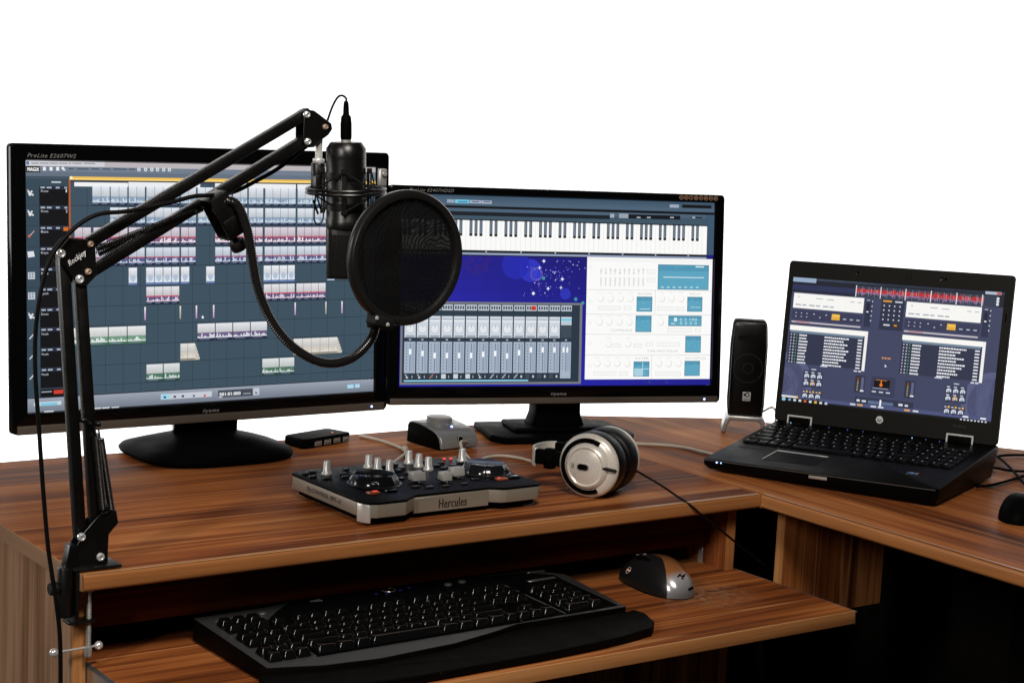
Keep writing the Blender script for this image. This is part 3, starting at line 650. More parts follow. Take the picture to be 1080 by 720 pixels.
for x0, y0_, x1, y1_ in ((693.4, 280.6, 747, 306.2), (670.6, 314.6, 686.4, 329.4), (724.6, 314.8, 739.8, 329.4), (669.6, 334.4, 685.6, 350.6), (704.4, 334.4, 738.8, 344.4), (722.4, 355.6, 738, 371.8), (667.6, 382, 683.4, 396.6), (721.4, 381.4, 736.8, 396)):
    c.R(x0-.4, y0_-.4, x1+.5, y1_+.5, (60, 92, 110), 11); c.R(x0, y0_, x1, y1_, TL_, 12); c.R(x0, y0_, x1, y0_+(y1_-y0_)*.25, (80, 150, 180), 13)
    for k in range(12): c.circ(rnd.uniform(x0+2, x1-2), rnd.uniform(y0_+2, y1_-2), .35, (140, 196, 214), 14, 5)
c.R(698.4, 293.2, 742, 294.2, (206, 226, 234), 15); c.R(733, 282, 742, 283.4, (220, 236, 240), 15)
for k in range(7): c.R(696+6.2*k, 303.6, 699+6.2*k, 305.2, (170, 212, 226), 15)
c.R(673.6, 326.8, 684, 327.6, (190, 220, 230), 15); c.R(727.6, 325, 738, 325.6, (190, 220, 230), 15)
c.R(710, 336.2, 713, 340, (225, 240, 245), 15); c.text(716, 339.4, 2.8, 18, '0 5 100', (206, 232, 240), 15); c.text(716, 343.2, 2.6, 18, '0 0 0 0', (206, 232, 240), 15); c.R(706.6, 342, 711, 342.8, (225, 240, 245), 15)
c.R(667.6, 389.6, 676.6, 396.6, (170, 208, 224), 14); c.R(676.4, 382, 677, 396.6, (190, 224, 234), 15); c.R(667.6, 389, 683.4, 389.7, (190, 224, 234), 15)
for y in (283, 319, 341.6, 362.6, 386): c.circ(621, y, 1.9, (232, 232, 230), 9, 14, r0=.7)
for x in (683, 701): c.R(x, 402, x+2, 404.4, (54, 56, 120), 5)
# mixer
mx0, mx1 = S(423.2, 370), S(609.6, 370); my0, my1 = Q(440, 319.8), Q(425, 405.4)
c.rect(mx0-.004, my0-.002, mx1+.008, my1, (118, 120, 128), 7); c.rect(mx0+.002, my0+.01, mx1, my1-.012, (40, 54, 68), 8)
cx0 = S(426, 370); cw = (S(590, 370)-cx0)/13; hh = my1-my0
def yy(f): return my0+hh*f
for k in range(14):
    a = cx0+cw*k; w = cw*.9
    c.rect(a, yy(.03), a+w, yy(.10), (196, 204, 214), 9)
    for q in range(4): c.rect(a+w*(.08+.23*q), yy(.045), a+w*(.24+.23*q), yy(.085), (70, 82, 98), 10)
    if k == 10: c.rect(a+w*.5, yy(.04), a+w*.9, yy(.09), (206, 44, 34), 11)
    c.rect(a, yy(.11), a+w, yy(.16), (44, 60, 74), 9); c.rect(a, yy(.17), a+w, yy(.43), (206, 213, 222), 9)
    if k < 13:
        c.rect(a+w*.05, yy(.20), a+w*.95, yy(.21), (150, 162, 176), 10); c.rect(a, yy(.225), a+w, yy(.235), (240, 243, 246), 10)
        c.circ(a+w*.5, yy(.325), w*.40*c.w, (180, 188, 200), 10, 20, px=False); c.circ(a+w*.5, yy(.325), w*.35*c.w, (226, 230, 234), 11, 20, px=False); c.rect(a+w*.48, yy(.28), a+w*.54, yy(.31), (150, 158, 170), 12)
        c.rect(a+w*.1, yy(.405), a+w*.9, yy(.425), (140, 150, 164), 10)
    else:
        c.rect(a, yy(.19), a+w, yy(.22), (120, 196, 218), 10); c.rect(a, yy(.235), a+w, yy(.255), (170, 190, 206), 10); c.rect(a, yy(.27), a+w, yy(.43), (62, 74, 88), 10)
    c.rect(a, yy(.44), a+w, yy(.475), (40, 54, 68), 9); c.rect(a+w*.4, yy(.45), a+w*.6, yy(.463), (190, 200, 210), 10)
    c.rect(a, yy(.48), a+w, yy(.86 if k < 13 else .93), (164, 178, 196), 9); c.rect(a+w*.5, yy(.5), a+w*.56, yy(.84), (84, 98, 116), 10)
    for q in range(9): c.rect(a+w*.16, yy(.51+.037*q), a+w*.26, yy(.521+.037*q), (84, 100, 118), 10)
    c.rect(a+w*.68, yy(.5), a+w*.76, yy(.84), (140, 156, 176), 10); c.rect(a+w*.82, yy(.5), a+w*.9, yy(.84), (140, 156, 176), 10)
    fy = (.60, .62, .645, .645, .645, .645, .63, .62, .65, .61, .575, .575, .575, .575)[k]
    if k < 13: c.rect(a+w*.42, yy(fy-.03), a+w*.64, yy(fy+.035), (244, 246, 249), 11)
    else:
        for q in (.2, .55): c.rect(a+w*q, yy(fy-.03), a+w*(q+.18), yy(fy+.035), (244, 246, 249), 11)
    if k < 13:
        c.rect(a+w*.05, yy(.875), a+w*.45, yy(.93), (60, 72, 84), 10); a2 = a+w*.25; b2 = yy(.9)
        if k in (0, 1, 6): c.circ(a2, b2+.006, .0012, (225, 228, 232), 11, 8, px=False); c.poly([(a2-.006, b2-.012), (a2-.004, b2-.012), (a2+.005, b2+.01), (a2+.003, b2+.01)], (215, 218, 224), 11)
        elif k in (3, 4, 5): c.rect(a2-.007, b2-.012, a2+.007, b2+.012, (205, 210, 216), 11)
        else: c.poly([(a2-.006, b2+.010), (a2+.005, b2-.012), (a2+.007, b2-.010), (a2-.004, b2+.012)], (210, 120, 90) if k == 2 else ((200, 206, 214) if k < 10 else (64, 76, 88)), 11)
        c.rect(a+w*.7, yy(.89), a+w*(.76+.1*(k > 8)), yy(.92), (190, 198, 208), 11)
c.rect(cx0, yy(.945), cx0+cw*10.3, yy(.962), (140, 212, 238), 10)
c.build('screen', M2, SCR, m2)

# ================================================================== laptop
kf = 1.015
q_ = dict(bx=1.0144, by=.1292, yaw=1.1739, bw=.3584, bd=.2714, tilt=.0781, sx=.0046, sz=.0829, W=.3398, H=.1975, zr=.0505, rl=.0247, zf=.0268)
cyw, syw = math.cos(q_['yaw']), math.sin(q_['yaw']); crl, srl = math.cos(q_['rl']), math.sin(q_['rl'])
lux = Vector((cyw*crl, -syw*crl, srl)); ln = Vector((syw, cyw, 0)); lup = Vector((0, 0, 1))*math.cos(q_['tilt'])+ln*math.sin(q_['tilt'])
lo = CC+kf*(Vector((q_['bx'], q_['by'], q_['zf']))-CC); BWd, BDp = q_['bw']*kf, q_['bd']*kf
s0 = Vector((q_['bx'], q_['by'], 0))+lux*q_['sx']+ln*q_['bd']; s0.z = q_['sz']+q_['sx']*srl; s0 = CC+kf*(s0-CC)
slope = (q_['zr']-q_['zf'])*kf/BDp
ldv = (ln+Vector((0, 0, slope))).normalized(); lnz = lux.cross(ldv).normalized()
DM = frame(lo, lux, ldv, lnz)                  # deck coordinates: x along the front, y to the hinge, z up
LW, LH = q_['W']*kf, q_['H']*kf
lt = thing('laptop', 'open black laptop on the side desk, its screen showing dark mixing software with red waveform', 'laptop', (lo.x, lo.y, 0), -q_['yaw'])
b = MB(); th = .006
# wedge shaped body standing on the desk
A = [DM @ Vector(p) for p in ((0, 0, 0), (BWd, 0, 0), (BWd, BDp+.006, 0), (0, BDp+.006, 0))]
def rrp(a0, b0, a1, b1, r, k=4):
    p = []
    for cx_, cy_, s_ in ((a1-r, b1-r, 0), (a0+r, b1-r, 1), (a0+r, b0+r, 2), (a1-r, b0+r, 3)):
        for i in range(k+1): a = math.pi/2*(s_+i/k); p.append((cx_+r*math.cos(a), cy_+r*math.sin(a)))
    return p
op = rrp(0, 0, BWd, BDp+.006, .007); k = len(op); vs = []
for (dz, ins) in ((0, .0015), (-.0012, .0), (-.009, .0)):
    for x, y in op: x2 = x+(ins if x < BWd/2 else -ins); y2 = y+(ins if y < BDp/2 else -ins); vs.append(DM @ Vector((x2, y2, dz)))
for x, y in op:
    p = DM @ Vector((x+(.006 if x < BWd/2 else -.006), y+(.008 if y < BDp/2 else -.004), -.009)); vs.append(Vector((p.x, p.y, .0035)))
fs = [tuple(range(k)), tuple(range(4*k-1, 3*k-1, -1))]
for q in range(3):
    for i in range(k): fs.append((q*k+i, q*k+(i+1) % k, (q+1)*k+(i+1) % k, (q+1)*k+i))
b.add(vs, fs); b.build('base', LAP, lt)
for x, y in ((.03, .02), (BWd-.03, .02), (.03, BDp-.02), (BWd-.03, BDp-.02)): p = DM @ Vector((x, y, 0)); MB().cyl((p.x, p.y, 0), (p.x, p.y, .005), .007).build('rubber_foot', RUB, lt)
b = MB(DM); b.bb((.004, -.0003, -.0017), (BWd-.004, .0008, -.0008)); b.build('front_trim', mat('dull_trim', (.16, .16, .155), .35, metal=.6), lt)
b = MB(DM)
tx0, tx1, ty0, ty1 = .0815, .1635, .038, .0905
b.bb((tx0, ty0, .0001), (tx1, ty1, .0004)); b.build('touchpad', mat('touchpad_black', (.003, .003, .003), .5, spec=.05), lt)
b = MB(DM); b.bb((tx0, ty1, .0002), (tx1, ty1+.0030, .0018), bev=.0004); b.bb((tx0-.0012, ty0, .0002), (tx0, ty1, .0010)); b.build('touchpad_rim', mat('rim_metal', (.5, .5, .5), .3, metal=.4), lt)
b = MB(DM); b.bb((.171, -.0012, -.0078), (.199, .0, -.0035), bev=.0003); b.build('latch', STL, lt)
b = MB(DM); b.bb((.015, .0925, .0002), (.052, .0940, .0007)); b.build('palm_trim', mat('dim_metal', (.10, .10, .10), .4, metal=.7), lt)
for x, m_ in ((.024, LEDB), (.031, LEDC)): MB(DM).box((x, -.0006, -.003), (.0016, .0012, .0016)).build('status_light', m_, lt)
LDD = mat('led_faint', (.05, .05, .3), .4, emit=(.25, .35, 1), es=.5)
for x, y, m_ in ((.028, .2665, LEDC), (.061, .266, LDD), (.094, .266, LDD), (.1255, .265, LDD), (.151, .265, LDD), (.2326, .2625, LEDC), (.2548, .262, LDD), (.277, .261, LDD)): MB(DM).box((x, y, .0004), (.0014, .0012, .0005)).build('status_light', m_, lt)
b = MB(DM); b.bb((.016, .2655, .0001), (.046, .2675, .0002)); b.build('touch_strip', mat('dim_metal', (.1, .1, .1), .4), lt)
# stickers
b = Canvas(.016, .012); b.rect(0, .0, 1, .48, (70, 120, 190)); b.poly([(.7, 0), (1, 0), (1, .48), (.8, .3)], (190, 110, 60), 2); b.circ(.4, .24, .002, (150, 200, 230), 2, 12, px=False)
b.rect(0, .52, 1, 1, (120, 128, 140)); b.rect(.06, .57, .9, .93, (30, 34, 40), 2); b.build('sticker', DM @ Matrix.Translation((.296, .058, .0004)), ART, lt)
# keys
kp = .0186; kpy = .0212; kx0, ky0 = .011, .114; rows = [(0, [1.2, 1, 1, 1, 5.2, 1, 1, 1, .9, 1, 1]), (1, [2.2]+[1]*10+[2.1]+[1]), (2, [1.7]+[1]*11+[1.6]+[1]), (3, [1.4]+[1]*12+[.9+.0]+[1]), (4, [1]*13+[1.3]+[1]), (5, [1]*15)]
nk = 0; kmesh = {}
leg = mat('key_legend', (.5, .5, .5), .5)
for r_, ws in rows:
    x = kx0
    for w in ws:
        key = (round(w, 2), r_ == 5)
        if key not in kmesh:
            bq = MB(); bq.box((0, 0, .0012), (w*kp-.0022, (kpy-.0022)*(.62 if r_ == 5 else 1), .0024), bev=.0007, seg=2, taper=(.9, .88))
            bq.box((-w*kp*.5+.0052, .003 if r_ < 5 else 0, .00245), (.0022, .0026 if r_ < 5 else .0018, .0001), mi=1)
            o_ = bq.build('key', [LAP, leg], None); kmesh[key] = o_.data; bpy.data.objects.remove(o_)
        if x+w*kp < BWd-.010:
            o_ = bpy.data.objects.new('key', kmesh[key]); col.objects.link(o_); o_.parent = lt; o_.matrix_parent_inverse = lt.matrix_basis.inverted()
            o_.matrix_basis = DM @ Matrix.Translation((x+w*kp/2, ky0+r_*kpy+(kpy/2 if r_ < 5 else kpy*.35), .0006)); nk += 1
        x += w*kp
# number pad
for i in range(4):
    for j in range(5):
        key = (1, False); x = kx0+15.1*kp
        if x+(i+1)*kp*.95 < BWd-.006:
            o_ = bpy.data.objects.new('key', kmesh[key]); col.objects.link(o_); o_.parent = lt; o_.matrix_parent_inverse = lt.matrix_basis.inverted()
            o_.matrix_basis = DM @ Matrix.Translation((x+(i+.5)*kp*.95, ky0+j*kpy+kpy/2, .0006)); nk += 1
# lid
lou = -(lux.cross(lup)); lou = lou if lou.dot(ln) < 0 else -lou
LM = frame(s0, lux, lup, lou)
x0, x1, y0, y1 = -.0085, LW+.0125, -.033, LH+.0265
ring0 = rrp(x0, y0, x1, y1, .006); k = len(ring0); b = MB(LM); vs = []
inn = rrp(0, 0, LW, LH, .0005)
for rg in ([(p[0], p[1], -.0075) for p in ring0], [(p[0], p[1], .0006) for p in ring0], [(p[0]+(.0008 if p[0] < LW/2 else -.0008), p[1]+(.0008 if p[1] < LH/2 else -.0008), .0015) for p in ring0], [(p[0], p[1], .0015) for p in inn], [(p[0], p[1], -.0002) for p in inn]): vs += rg
fs = [tuple(range(k-1, -1, -1))]
for q in range(4):
    for i in range(k): fs.append((q*k+i, q*k+(i+1) % k, (q+1)*k+(i+1) % k, (q+1)*k+i))
b.add(vs, fs); lidp = b.build('lid', LID, lt)
for a, r_, d_ in ((.108, .0022, 0), (.2455, .0026, 0), (.252, .0018, 0)):
    b = MB(LM @ Matrix.Translation((a, LH+.0135, .0016))); b.lathe([(0, .0002), (r_*.4, .0003), (r_*.55, .0001), (r_, .0006), (r_*1.25, .0001)], None, 18); b.build('webcam' if a > .24 else 'bump_stop', GLO, lidp)
b = MB(LM @ Matrix.Translation((.193, LH+.0135, .0016))); 
for p in ((0, .0035), (0, -.0035)): b.box((p[0], p[1], 0), (.0078, .0006, .0003))
for p in ((.0036, 0), (-.0036, 0)): b.box((p[0], p[1], 0), (.0006, .0064, .0003))
b.build('lid_latch', HOL, lidp)
b = MB(LM); b.cyl((LW+.0055, LH*.84, .0016), (LW+.0055, LH*.84-.012, .0016), .0011, n=10); b.build('bump_stop', HOL, lidp)
b = MB(LM @ Matrix.Translation((.169, -.0135, .0016))); b.lathe([(0, .0003), (.0058, .0003), (.0060, 0)], None, 28); lg = b.build('logo_disc', mat('logo_silver', (.75, .75, .76), .35, metal=.3), lidp)
text('logo_letters', 'hp', LM @ Matrix.Translation((.1652, -.0160, .0020)), .0075, .0048, mat('dark_mark', (.03, .02, .015), .5), lidp, shear=.3, bold=1)
text('model_name', 'EliteBook', LM @ Matrix.Translation((.288, -.0105, .0017)), .020, .0024, mat('faint_mark', (.06, .06, .06), .5), lidp)
for a in (.0190, .2825):   # hinges: black barrel with a chrome staple round it
    hb = MB(LM); hb.bb((a, y0-.012, -.006), (a+.038, y0+.006, .0055), bev=.002); h_ = hb.build('hinge', BLK, lt)
    hb = MB(LM); r_ = .0008; yt = y0+.0105; yb = y0-.013
    hb.bar((a-.001, yb, .0070), (a-.001, yt, .0070), .0024, .0026, side=(0, 0, 1)); hb.bar((a+.039, yb, .0070), (a+.039, yt, .0070), .0024, .0026, side=(0, 0, 1)); hb.bb((a-.0021, yt-.0012, .0058), (a+.0401, yt+.0012, .0084)); hb.build('chrome_staple', mat('staple_metal', (.75, .75, .75), .3, metal=.3), h_)

# laptop screen: mixing software
LC = [(836, 292.5), (1061, 310), (1045, 444), (823.3, 420.6)]
c = Canvas(LW, LH, LC)
def S(x, y=360): return c.p(x, y)[0]
c.rect(0, 0, 1, 1, (63, 68, 96), 0)
def U(a0, b0, a1, b1, cc, l=2): c.rect(a0, b0, a1, b1, cc, l)
U(0, 0, 1, .115, (30, 34, 46), 1); U(0, 0, .115, .035, (150, 170, 196), 2); U(0, .055, .31, .10, (44, 50, 84), 2); U(0, .0, 1, .016, (70, 80, 100), 1)
U(.31, .030, .965, .115, (52, 60, 78), 2)
for k in range(120):
    a = .315+.595*k/120; h = .008+.022*abs(math.sin(k*.9))*rnd.random()+.012*(k % 7 == 0); U(a, .068-h, a+.0042, .068+h*.7, (196, 46, 44) if rnd.random() < .8 else (206, 116, 124), 4); U(a, .068+h*.7, a+.004, .068+h*1.3+.006, (150, 110, 150), 3)
for k in range(21): U(.314+.0296*k, .034, .3155+.0296*k, .112, (150, 156, 170), 5)
for a in (.312, .430, .548, .666, .784, .90): U(a, .028, a+.0042, .118, (226, 224, 222), 6)
U(.913, .0, .985, .022, (176, 186, 206), 6); U(.965, .003, .984, .020, (196, 70, 60), 7)
for k in range(3): c.circ(.972, .05+.022*k, .0024, (210, 216, 226), 6, 10, px=False)
def deck(o):
    U(o+.0, .125, o+.345, .245, (246, 245, 242), 3)
    for a, b_, w in ((.02, .15, .01), (.11, .155, .035), (.165, .157, .035), (.28, .16, .02), (.315, .16, .02)): U(o+a, b_, o+a+w, b_+.007, (176, 180, 190), 4)
    for k in range(6): U(o+.012+.034*k, .212, o+.040+.034*k-.008*(k % 2), .222, (160, 166, 180), 4)
    U(o+.0, .262, o+.345, .335, (54, 58, 84), 2)
    for k in range(6): U(o+.016+.027*(k % 3), .28+.028*(k//3), o+.022+.027*(k % 3), .287+.028*(k//3), (190, 196, 210), 4)
    for k in range(4): U(o+.105+.03*k, .28+.024*(k % 2), o+.112+.03*k, .288+.024*(k % 2), (190, 196, 210), 4)
    U(o+.196, .270, o+.236, .318, (226, 172, 60), 4); U(o+.2, .276, o+.232, .292, (240, 196, 96), 5)
    for a in (.252, .285, .317): U(o+a, .30, o+a+.016, .309, (180, 186, 200), 4)
    U(o+.0, .35, o+.34, .362, (196, 188, 196), 4); U(o+.02, .353, o+.09, .359, (200, 90, 90), 5)
    U(o+.353, .13, o+.385, .35, (46, 50, 74), 2); U(o+.36, .165, o+.372, .25, (30, 32, 46), 3); U(o+.361, .225, o+.371, .236, (220, 224, 232), 4); U(o+.358, .135, o+.374, .143, (170, 176, 190), 4)
    for k in range(5): U(o+.383, .14+.038*k, o+.388, .152+.038*k, (190, 196, 210), 4)
    # browser
    U(o-.004, .385, o+.378, .425, (248, 246, 242), 3); U(o-.004, .425, o+.368, .690, (48, 52, 74), 3); U(o+.366, .385, o+.380, .70, (240, 238, 236), 4); U(o, .425, o+.36, .445, (110, 130, 150), 4)
    for k in range(10):
        y = .455+.0245*k
        U(o+.004, y, o+.009, y+.010, (200, 204, 214), 5); U(o+.018, y, o+.024, y+.010, (200, 204, 214), 5); U(o+.032, y, o+.036, y+.009, (110, 190, 130), 5)
        x = o+.046
        while x < o+.082: w = rnd.uniform(.004, .009); U(x, y+rnd.uniform(-.001, .001), x+w, y+.012, (232, 234, 240), 5); x += w+.0012
        x = o+.172; e = o+.172+rnd.uniform(.05, .125)
        while x < e: w = rnd.uniform(.004, .012); U(x, y+rnd.uniform(-.001, .001), x+w, y+.012, (236, 238, 244), 5); x += w+.0022
        U(o+.335, y, o+.356, y+.011, (226, 228, 236), 5)
    for k in range(7): U(o+.165+.005*k, .688, o+.169+.005*k, .698, (220, 224, 232), 6)
    U(o+.33, .70, o+.345, .71, (220, 224, 232), 6); U(o+.35, .70, o+.365, .71, (220, 224, 232), 6)
def knob(a, b_, amber=False):
    c.circ(a, b_, .0044, (36, 40, 58), 4, 18, px=False); c.circ(a, b_, .0040, (226, 230, 236) if not amber else (236, 190, 110), 5, 18, px=False, a0=-.5, a1=3.9, r0=.62)
    c.circ(a, b_, .0025, (120, 140, 168), 6, 14, px=False); c.circ(a-.001, b_-.002, .0012, (220, 228, 238), 7, 8, px=False)
def bank(o):
    U(o-.018, .735, o+.082, .875, (58, 62, 88), 2); U(o-.018, .895, o+.082, .99, (58, 62, 88), 2)
    U(o+.02, .722, o+.044, .731, (190, 196, 208), 4)
    for j in range(2):
        for i in range(3): knob(o+.032*i, .785+.06*j, j == 1 and i == 1); U(o-.01+.032*i, .748+.062*j, o+.004+.032*i, .757+.062*j, (200, 204, 214), 4)
    for i in range(3): knob(o+.032*i, .945); U(o-.012+.032*i, .905, o-.002+.032*i, .913, (200, 204, 214), 4); c.circ(o+.008+.032*i, .908, .0018, (236, 180, 70), 5, 8, px=False)
for s_ in (0, 1):   # rings of the decor
    a = (.0, 1.0)[s_]
    for r_, cc in ((.050, (88, 92, 126)), (.040, (66, 70, 98)), (.027, (88, 92, 126)), (.015, (66, 70, 98))):
        n = 20; pts = []
        for i in range(n+1):
            t = -math.pi/2+math.pi*i/n; x = r_*math.cos(t)*(1 if s_ == 0 else -1)/c.w; y = .86+r_*math.sin(t)/c.h; pts.append((a+x, min(.995, y)))
        c.poly(pts if s_ == 1 else pts[::-1], cc, 1)
        if s_ == 0: c.f[-1] = c.f[-1][::-1]
deck(.012); deck(.560); bank(.115); bank(.795)
U(.44, .12, .55, .36, (44, 48, 70), 2)
for i in range(4):
    for j in range(4): U(.452+.025*i, .165+.036*j, .458+.025*i, .176+.036*j, (205, 210, 222), 4)
U(.448, .128, .49, .142, (214, 150, 60), 4); U(.505, .13, .54, .142, (200, 206, 216), 4); U(.46, .315, .49, .327, (205, 210, 220), 4); U(.502, .313, .53, .33, (60, 44, 20), 4); U(.51, .316, .524, .326, (232, 160, 50), 5)
for k in range(6): U(.470+.0075*k, .575, .475+.0075*k, .588, (214, 120, 70) if k % 2 else (220, 170, 110), 4)
c.poly([(.487, .63), (.497, .648), (.487, .65)], (240, 240, 245), 5)
for o in (.352, .590):
    U(o, .735, o+.05, .875, (50, 54, 78), 2); U(o+.008, .75, o+.022, .865, (18, 16, 18), 3); U(o+.031, .75, o+.043, .865, (92, 100, 126), 3); U(o+.029, .85, o+.046, .862, (228, 230, 236), 4)
    for k in range(9): U(o+.011, .757+.012*k, o+.019, .763+.012*k, (200, 96, 34) if k < 2 else (170, 160, 140), 4)
U(.43, .73, .545, .885, (54, 58, 84), 2); U(.445, .752, .52, .815, (14, 12, 14), 3); U(.45, .755, .505, .760, (190, 120, 60), 4); U(.476, .76, .481, .80, (236, 130, 40), 4); c.circ(.4785, .795, .0026, (240, 120, 30), 5, 12, px=False)
U(.44, .82, .515, .826, (150, 156, 170), 4)
for a in (.438, .472, .505): U(a, .846, a+.02, .856, (206, 210, 220), 4)
U(.36, .905, .64, .985, (48, 52, 74), 2); U(.425, .925, .545, .95, (92, 108, 140), 3); U(.48, .912, .488, .962, (240, 242, 246), 4); U(.37, .925, .385, .942, (220, 224, 232), 4); U(.395, .928, .415, .942, (220, 224, 232), 4); U(.57, .925, .59, .942, (220, 224, 232), 4); U(.60, .928, .615, .942, (220, 224, 232), 4)
U(0, .955, 1, .993, (76, 82, 122), 3); U(0, .955, .075, .97, (226, 222, 214), 4); U(.075, .953, .082, .972, (232, 180, 70), 5); U(0, .972, .22, 1, (20, 24, 30), 4); U(.22, .985, 1, 1, (16, 18, 22), 4)
c.circ(.012, .987, .0032, (150, 200, 225), 6, 14, px=False)
for i, cc in enumerate(((120, 160, 200), (210, 214, 220), (214, 218, 224), (206, 96, 40), (215, 220, 226), (232, 180, 70), (210, 212, 220), (196, 206, 226))): U(.035+.026*i, .978, .048+.026*i, .996, cc, 6)
for a, cc in ((.34, (210, 214, 224)), (.375, (228, 170, 70)), (.44, (210, 214, 224)), (.475, (210, 214, 224)), (.60, (230, 170, 80)), (.64, (214, 218, 226)), (.87, (230, 232, 238)), (.95, (230, 232, 238))): U(a, .963, a+.026, .976, cc, 5)
for k in range(8): U(.86+.016*k, .988, .868+.016*k, .998, (220, 224, 230), 6)
c.build('screen', LM @ Matrix.Translation((0, 0, -.0001)), SCR, lidp)

# ================================================================== microphone boom arm (stands in the plane y = AY)
AY = .030
def A(u, v, y=AY): return at(u, v, 'y', y)
arm = thing('microphone_boom_arm', 'black spring-loaded scissor arm clamped to the left corner of the desk, holding the microphone', 'microphone arm', (-.012, AY, -.02))
b = MB(); b.bb((-.008, .008, .0012), (.049, .044, .0050), bev=.0016); b.bb((-.0048, .008, -.060), (-.0006, .042, .0048), bev=.0012)
b.bb((-.0100, .014, -.0600), (.022, .034, -.0565), bev=.001); b.build('clamp', PNT, arm)
b = MB(); b.cyl((.0155, .020, -.097), (.0155, .020, -.0245), .0026, n=14); b.cyl((.0155, .020, -.0245), (.0155, .020, -.0212), .006, n=18); b.cyl((.0155, .020, -.100), (.0155, .020, -.088), .0042, n=14, ch=.001)
for k in range(36): b.torus(.0027, .0004, Matrix.Translation((.0155, .020, -.088+.0017*k)), 12, 4)
sc_ = b.build('clamp_screw', STL, arm)
b = MB(); p0, p1 = A(57, 688, .020), A(104, 680, .020); b.cyl(p0, p1, .0013, n=10); b.sph(p0, .0052, 18); b.sph(p1, .0050, 18); b.build('clamp_handle', CHR, arm)
b = MB(); b.cyl((-.0135, .018, -.050), (-.0135, .018, .0060), .0088, n=28, ch=.001); b.bar((-.0085, .024, .004), (-.0035, .024, .030), .011, .014, bev=.001); b.build('post_socket', PNT, arm)
b = MB(); kx = frame((-.0225, .016, -.016), (0, 1, 0), (0, 0, 1), (-1, 0, 0)); b.lathe([(0, -.004), (.003, -.004), (.003, 0), (.0066, .0005), (.0074, .002), (.0074, .0085), (.0062, .010), (0, .010)], kx, 14); b.build('thumb_screw', RUB, arm)
def plate(pts, y0, y1, bev=.0006):
    P = [A(*p) for p in pts]; bq = MB(frame((0, 0, 0), (1, 0, 0), (0, 0, 1), (0, -1, 0))); bq.prism([(p.x, p.z) for p in P], -y1, -y0, bev=bev, seg=1); return bq
base_pts = [(77, 594), (78, 572), (84, 560), (97, 545), (107, 534), (119, 536), (121, 549), (111, 561), (110, 580), (110, 595)]
for y0, y1 in ((AY-.0105, AY-.0085), (AY+.0085, AY+.0105)): plate(base_pts, y0, y1).build('pivot_plate', PNT, arm)
MB().bb((-.004, AY-.010, .005), (.033, AY+.010, .0085), bev=.001).build('pivot_foot', PNT, arm)
for (u, v) in ((110, 537), (118, 541)):     # spring hooks
    p = A(u, v, AY-.012 if u < 114 else AY+.004); b = MB(); b.tube([p+Vector((.0045*math.cos(t), 0, .0045*math.sin(t))) for t in [R(d) for d in range(-150, 140, 24)]], .0014, 8, 2); b.build('spring_hook', PNT, arm)
def bolt(p, r=.0052, m_=CHR, ln_=.0):
    bq = MB(axis_frame(p, (0, -1, 0))); bq.lathe([(0, -.001), (r, -.001), (r, .0006), (r*.86, .0022), (r*.55, .0030), (r*.50, .0018), (0, .0016)], None, 24); return bq.build('bolt', m_, arm)
YF = AY-.0107
for (u, v, r, m_) in ((86, 566, .0048, CHR), (106, 587, .0048, CHR), (64.5, 267.5, .0050, CHR), (84, 294.5, .0050, CHR), (95.5, 257.5, .0036, COP), (93, 286.5, .0038, COP), (323.5, 121, .0042, CHR), (324.5, 149.5, .0042, CHR), (343, 134, .0035, COP)):
    bolt(at(u, v, 'y', YF), r, m_)
W_ = .0118
def barp(p, q, name='arm_bar'): MB().bar(p, q, W_, .0135, bev=.0012, seg=2).build(name, PNT, arm)
barp(A(84, 566), A(65.5, 267)); barp(A(101, 560), A(83.5, 293))
barp(A(94, 255.5), A(325, 118.5)); barp(A(92, 288.5), A(327, 144))
joint = [(68.6, 251), (96.5, 253), (97.4, 277), (98.6, 289), (88, 300), (81, 301), (75.5, 295.5), (60, 275), (59, 262)]
for y0, y1 in ((AY-.0105, AY-.0085), (AY+.0085, AY+.0105)): plate(joint, y0, y1).build('elbow_plate', PNT, arm)
pa = at(73.5, 280.5, 'y', YF-.0001); xd = (at(91, 268, 'y', YF)-pa).normalized()
text('maker_name', 'Rockjoy', frame(pa, xd, Vector((0, -1, 0)).cross(xd), (0, -1, 0)), .0235, .0062, WHT, arm, shear=.35, bold=1)
end = [(316, 119), (321, 115.5), (327, 116.5), (345, 130), (346, 136), (342, 142), (331, 150), (327, 155), (320, 155.5), (316, 150)]
for y0, y1 in ((AY-.0105, AY-.0085), (AY+.0085, AY+.0105)): plate(end, y0, y1).build('end_plate', PNT, arm)
# springs
for (p, q, dy) in (((101, 263), (206, 222), -.006), ((103, 268), (213, 220), .006)):
    P, Q_ = A(*p, AY+dy), A(*q, AY+dy); b = MB(); b.helix(P, Q_, .0034, 62, .00065, 5, 9); b.tube([Q_, Q_+(Q_-P).normalized()*.012], .0009, 6, 0); b.build('spring', mat('spring_steel', (.045, .042, .04), .3, metal=.9), arm)
for (p, q, dy) in (((99, 446), (108, 536), -.012), ((104, 452), (117, 538), .004)):
    P, Q_ = A(*p, AY+dy), A(*q, AY+dy); P2 = P.lerp(Q_, .12); b = MB(); b.helix(P2, Q_, .0040, 44, .00085, 5, 9); b.tube([P, P2], .0010, 6, 0); b.build('spring', mat('spring_steel', (.045, .042, .04), .3, metal=.9), arm)
b = MB(); b.cyl(A(95, 446, AY-.015), A(95, 446, AY+.012), .0016, n=10)
for (u, v, dy) in ((88, 443, -.0125), (104, 447, -.013), (99, 449, .006)): b.sph(A(u, v, AY+dy), .0034, 12)
b.build('spring_pin', PNT, arm)
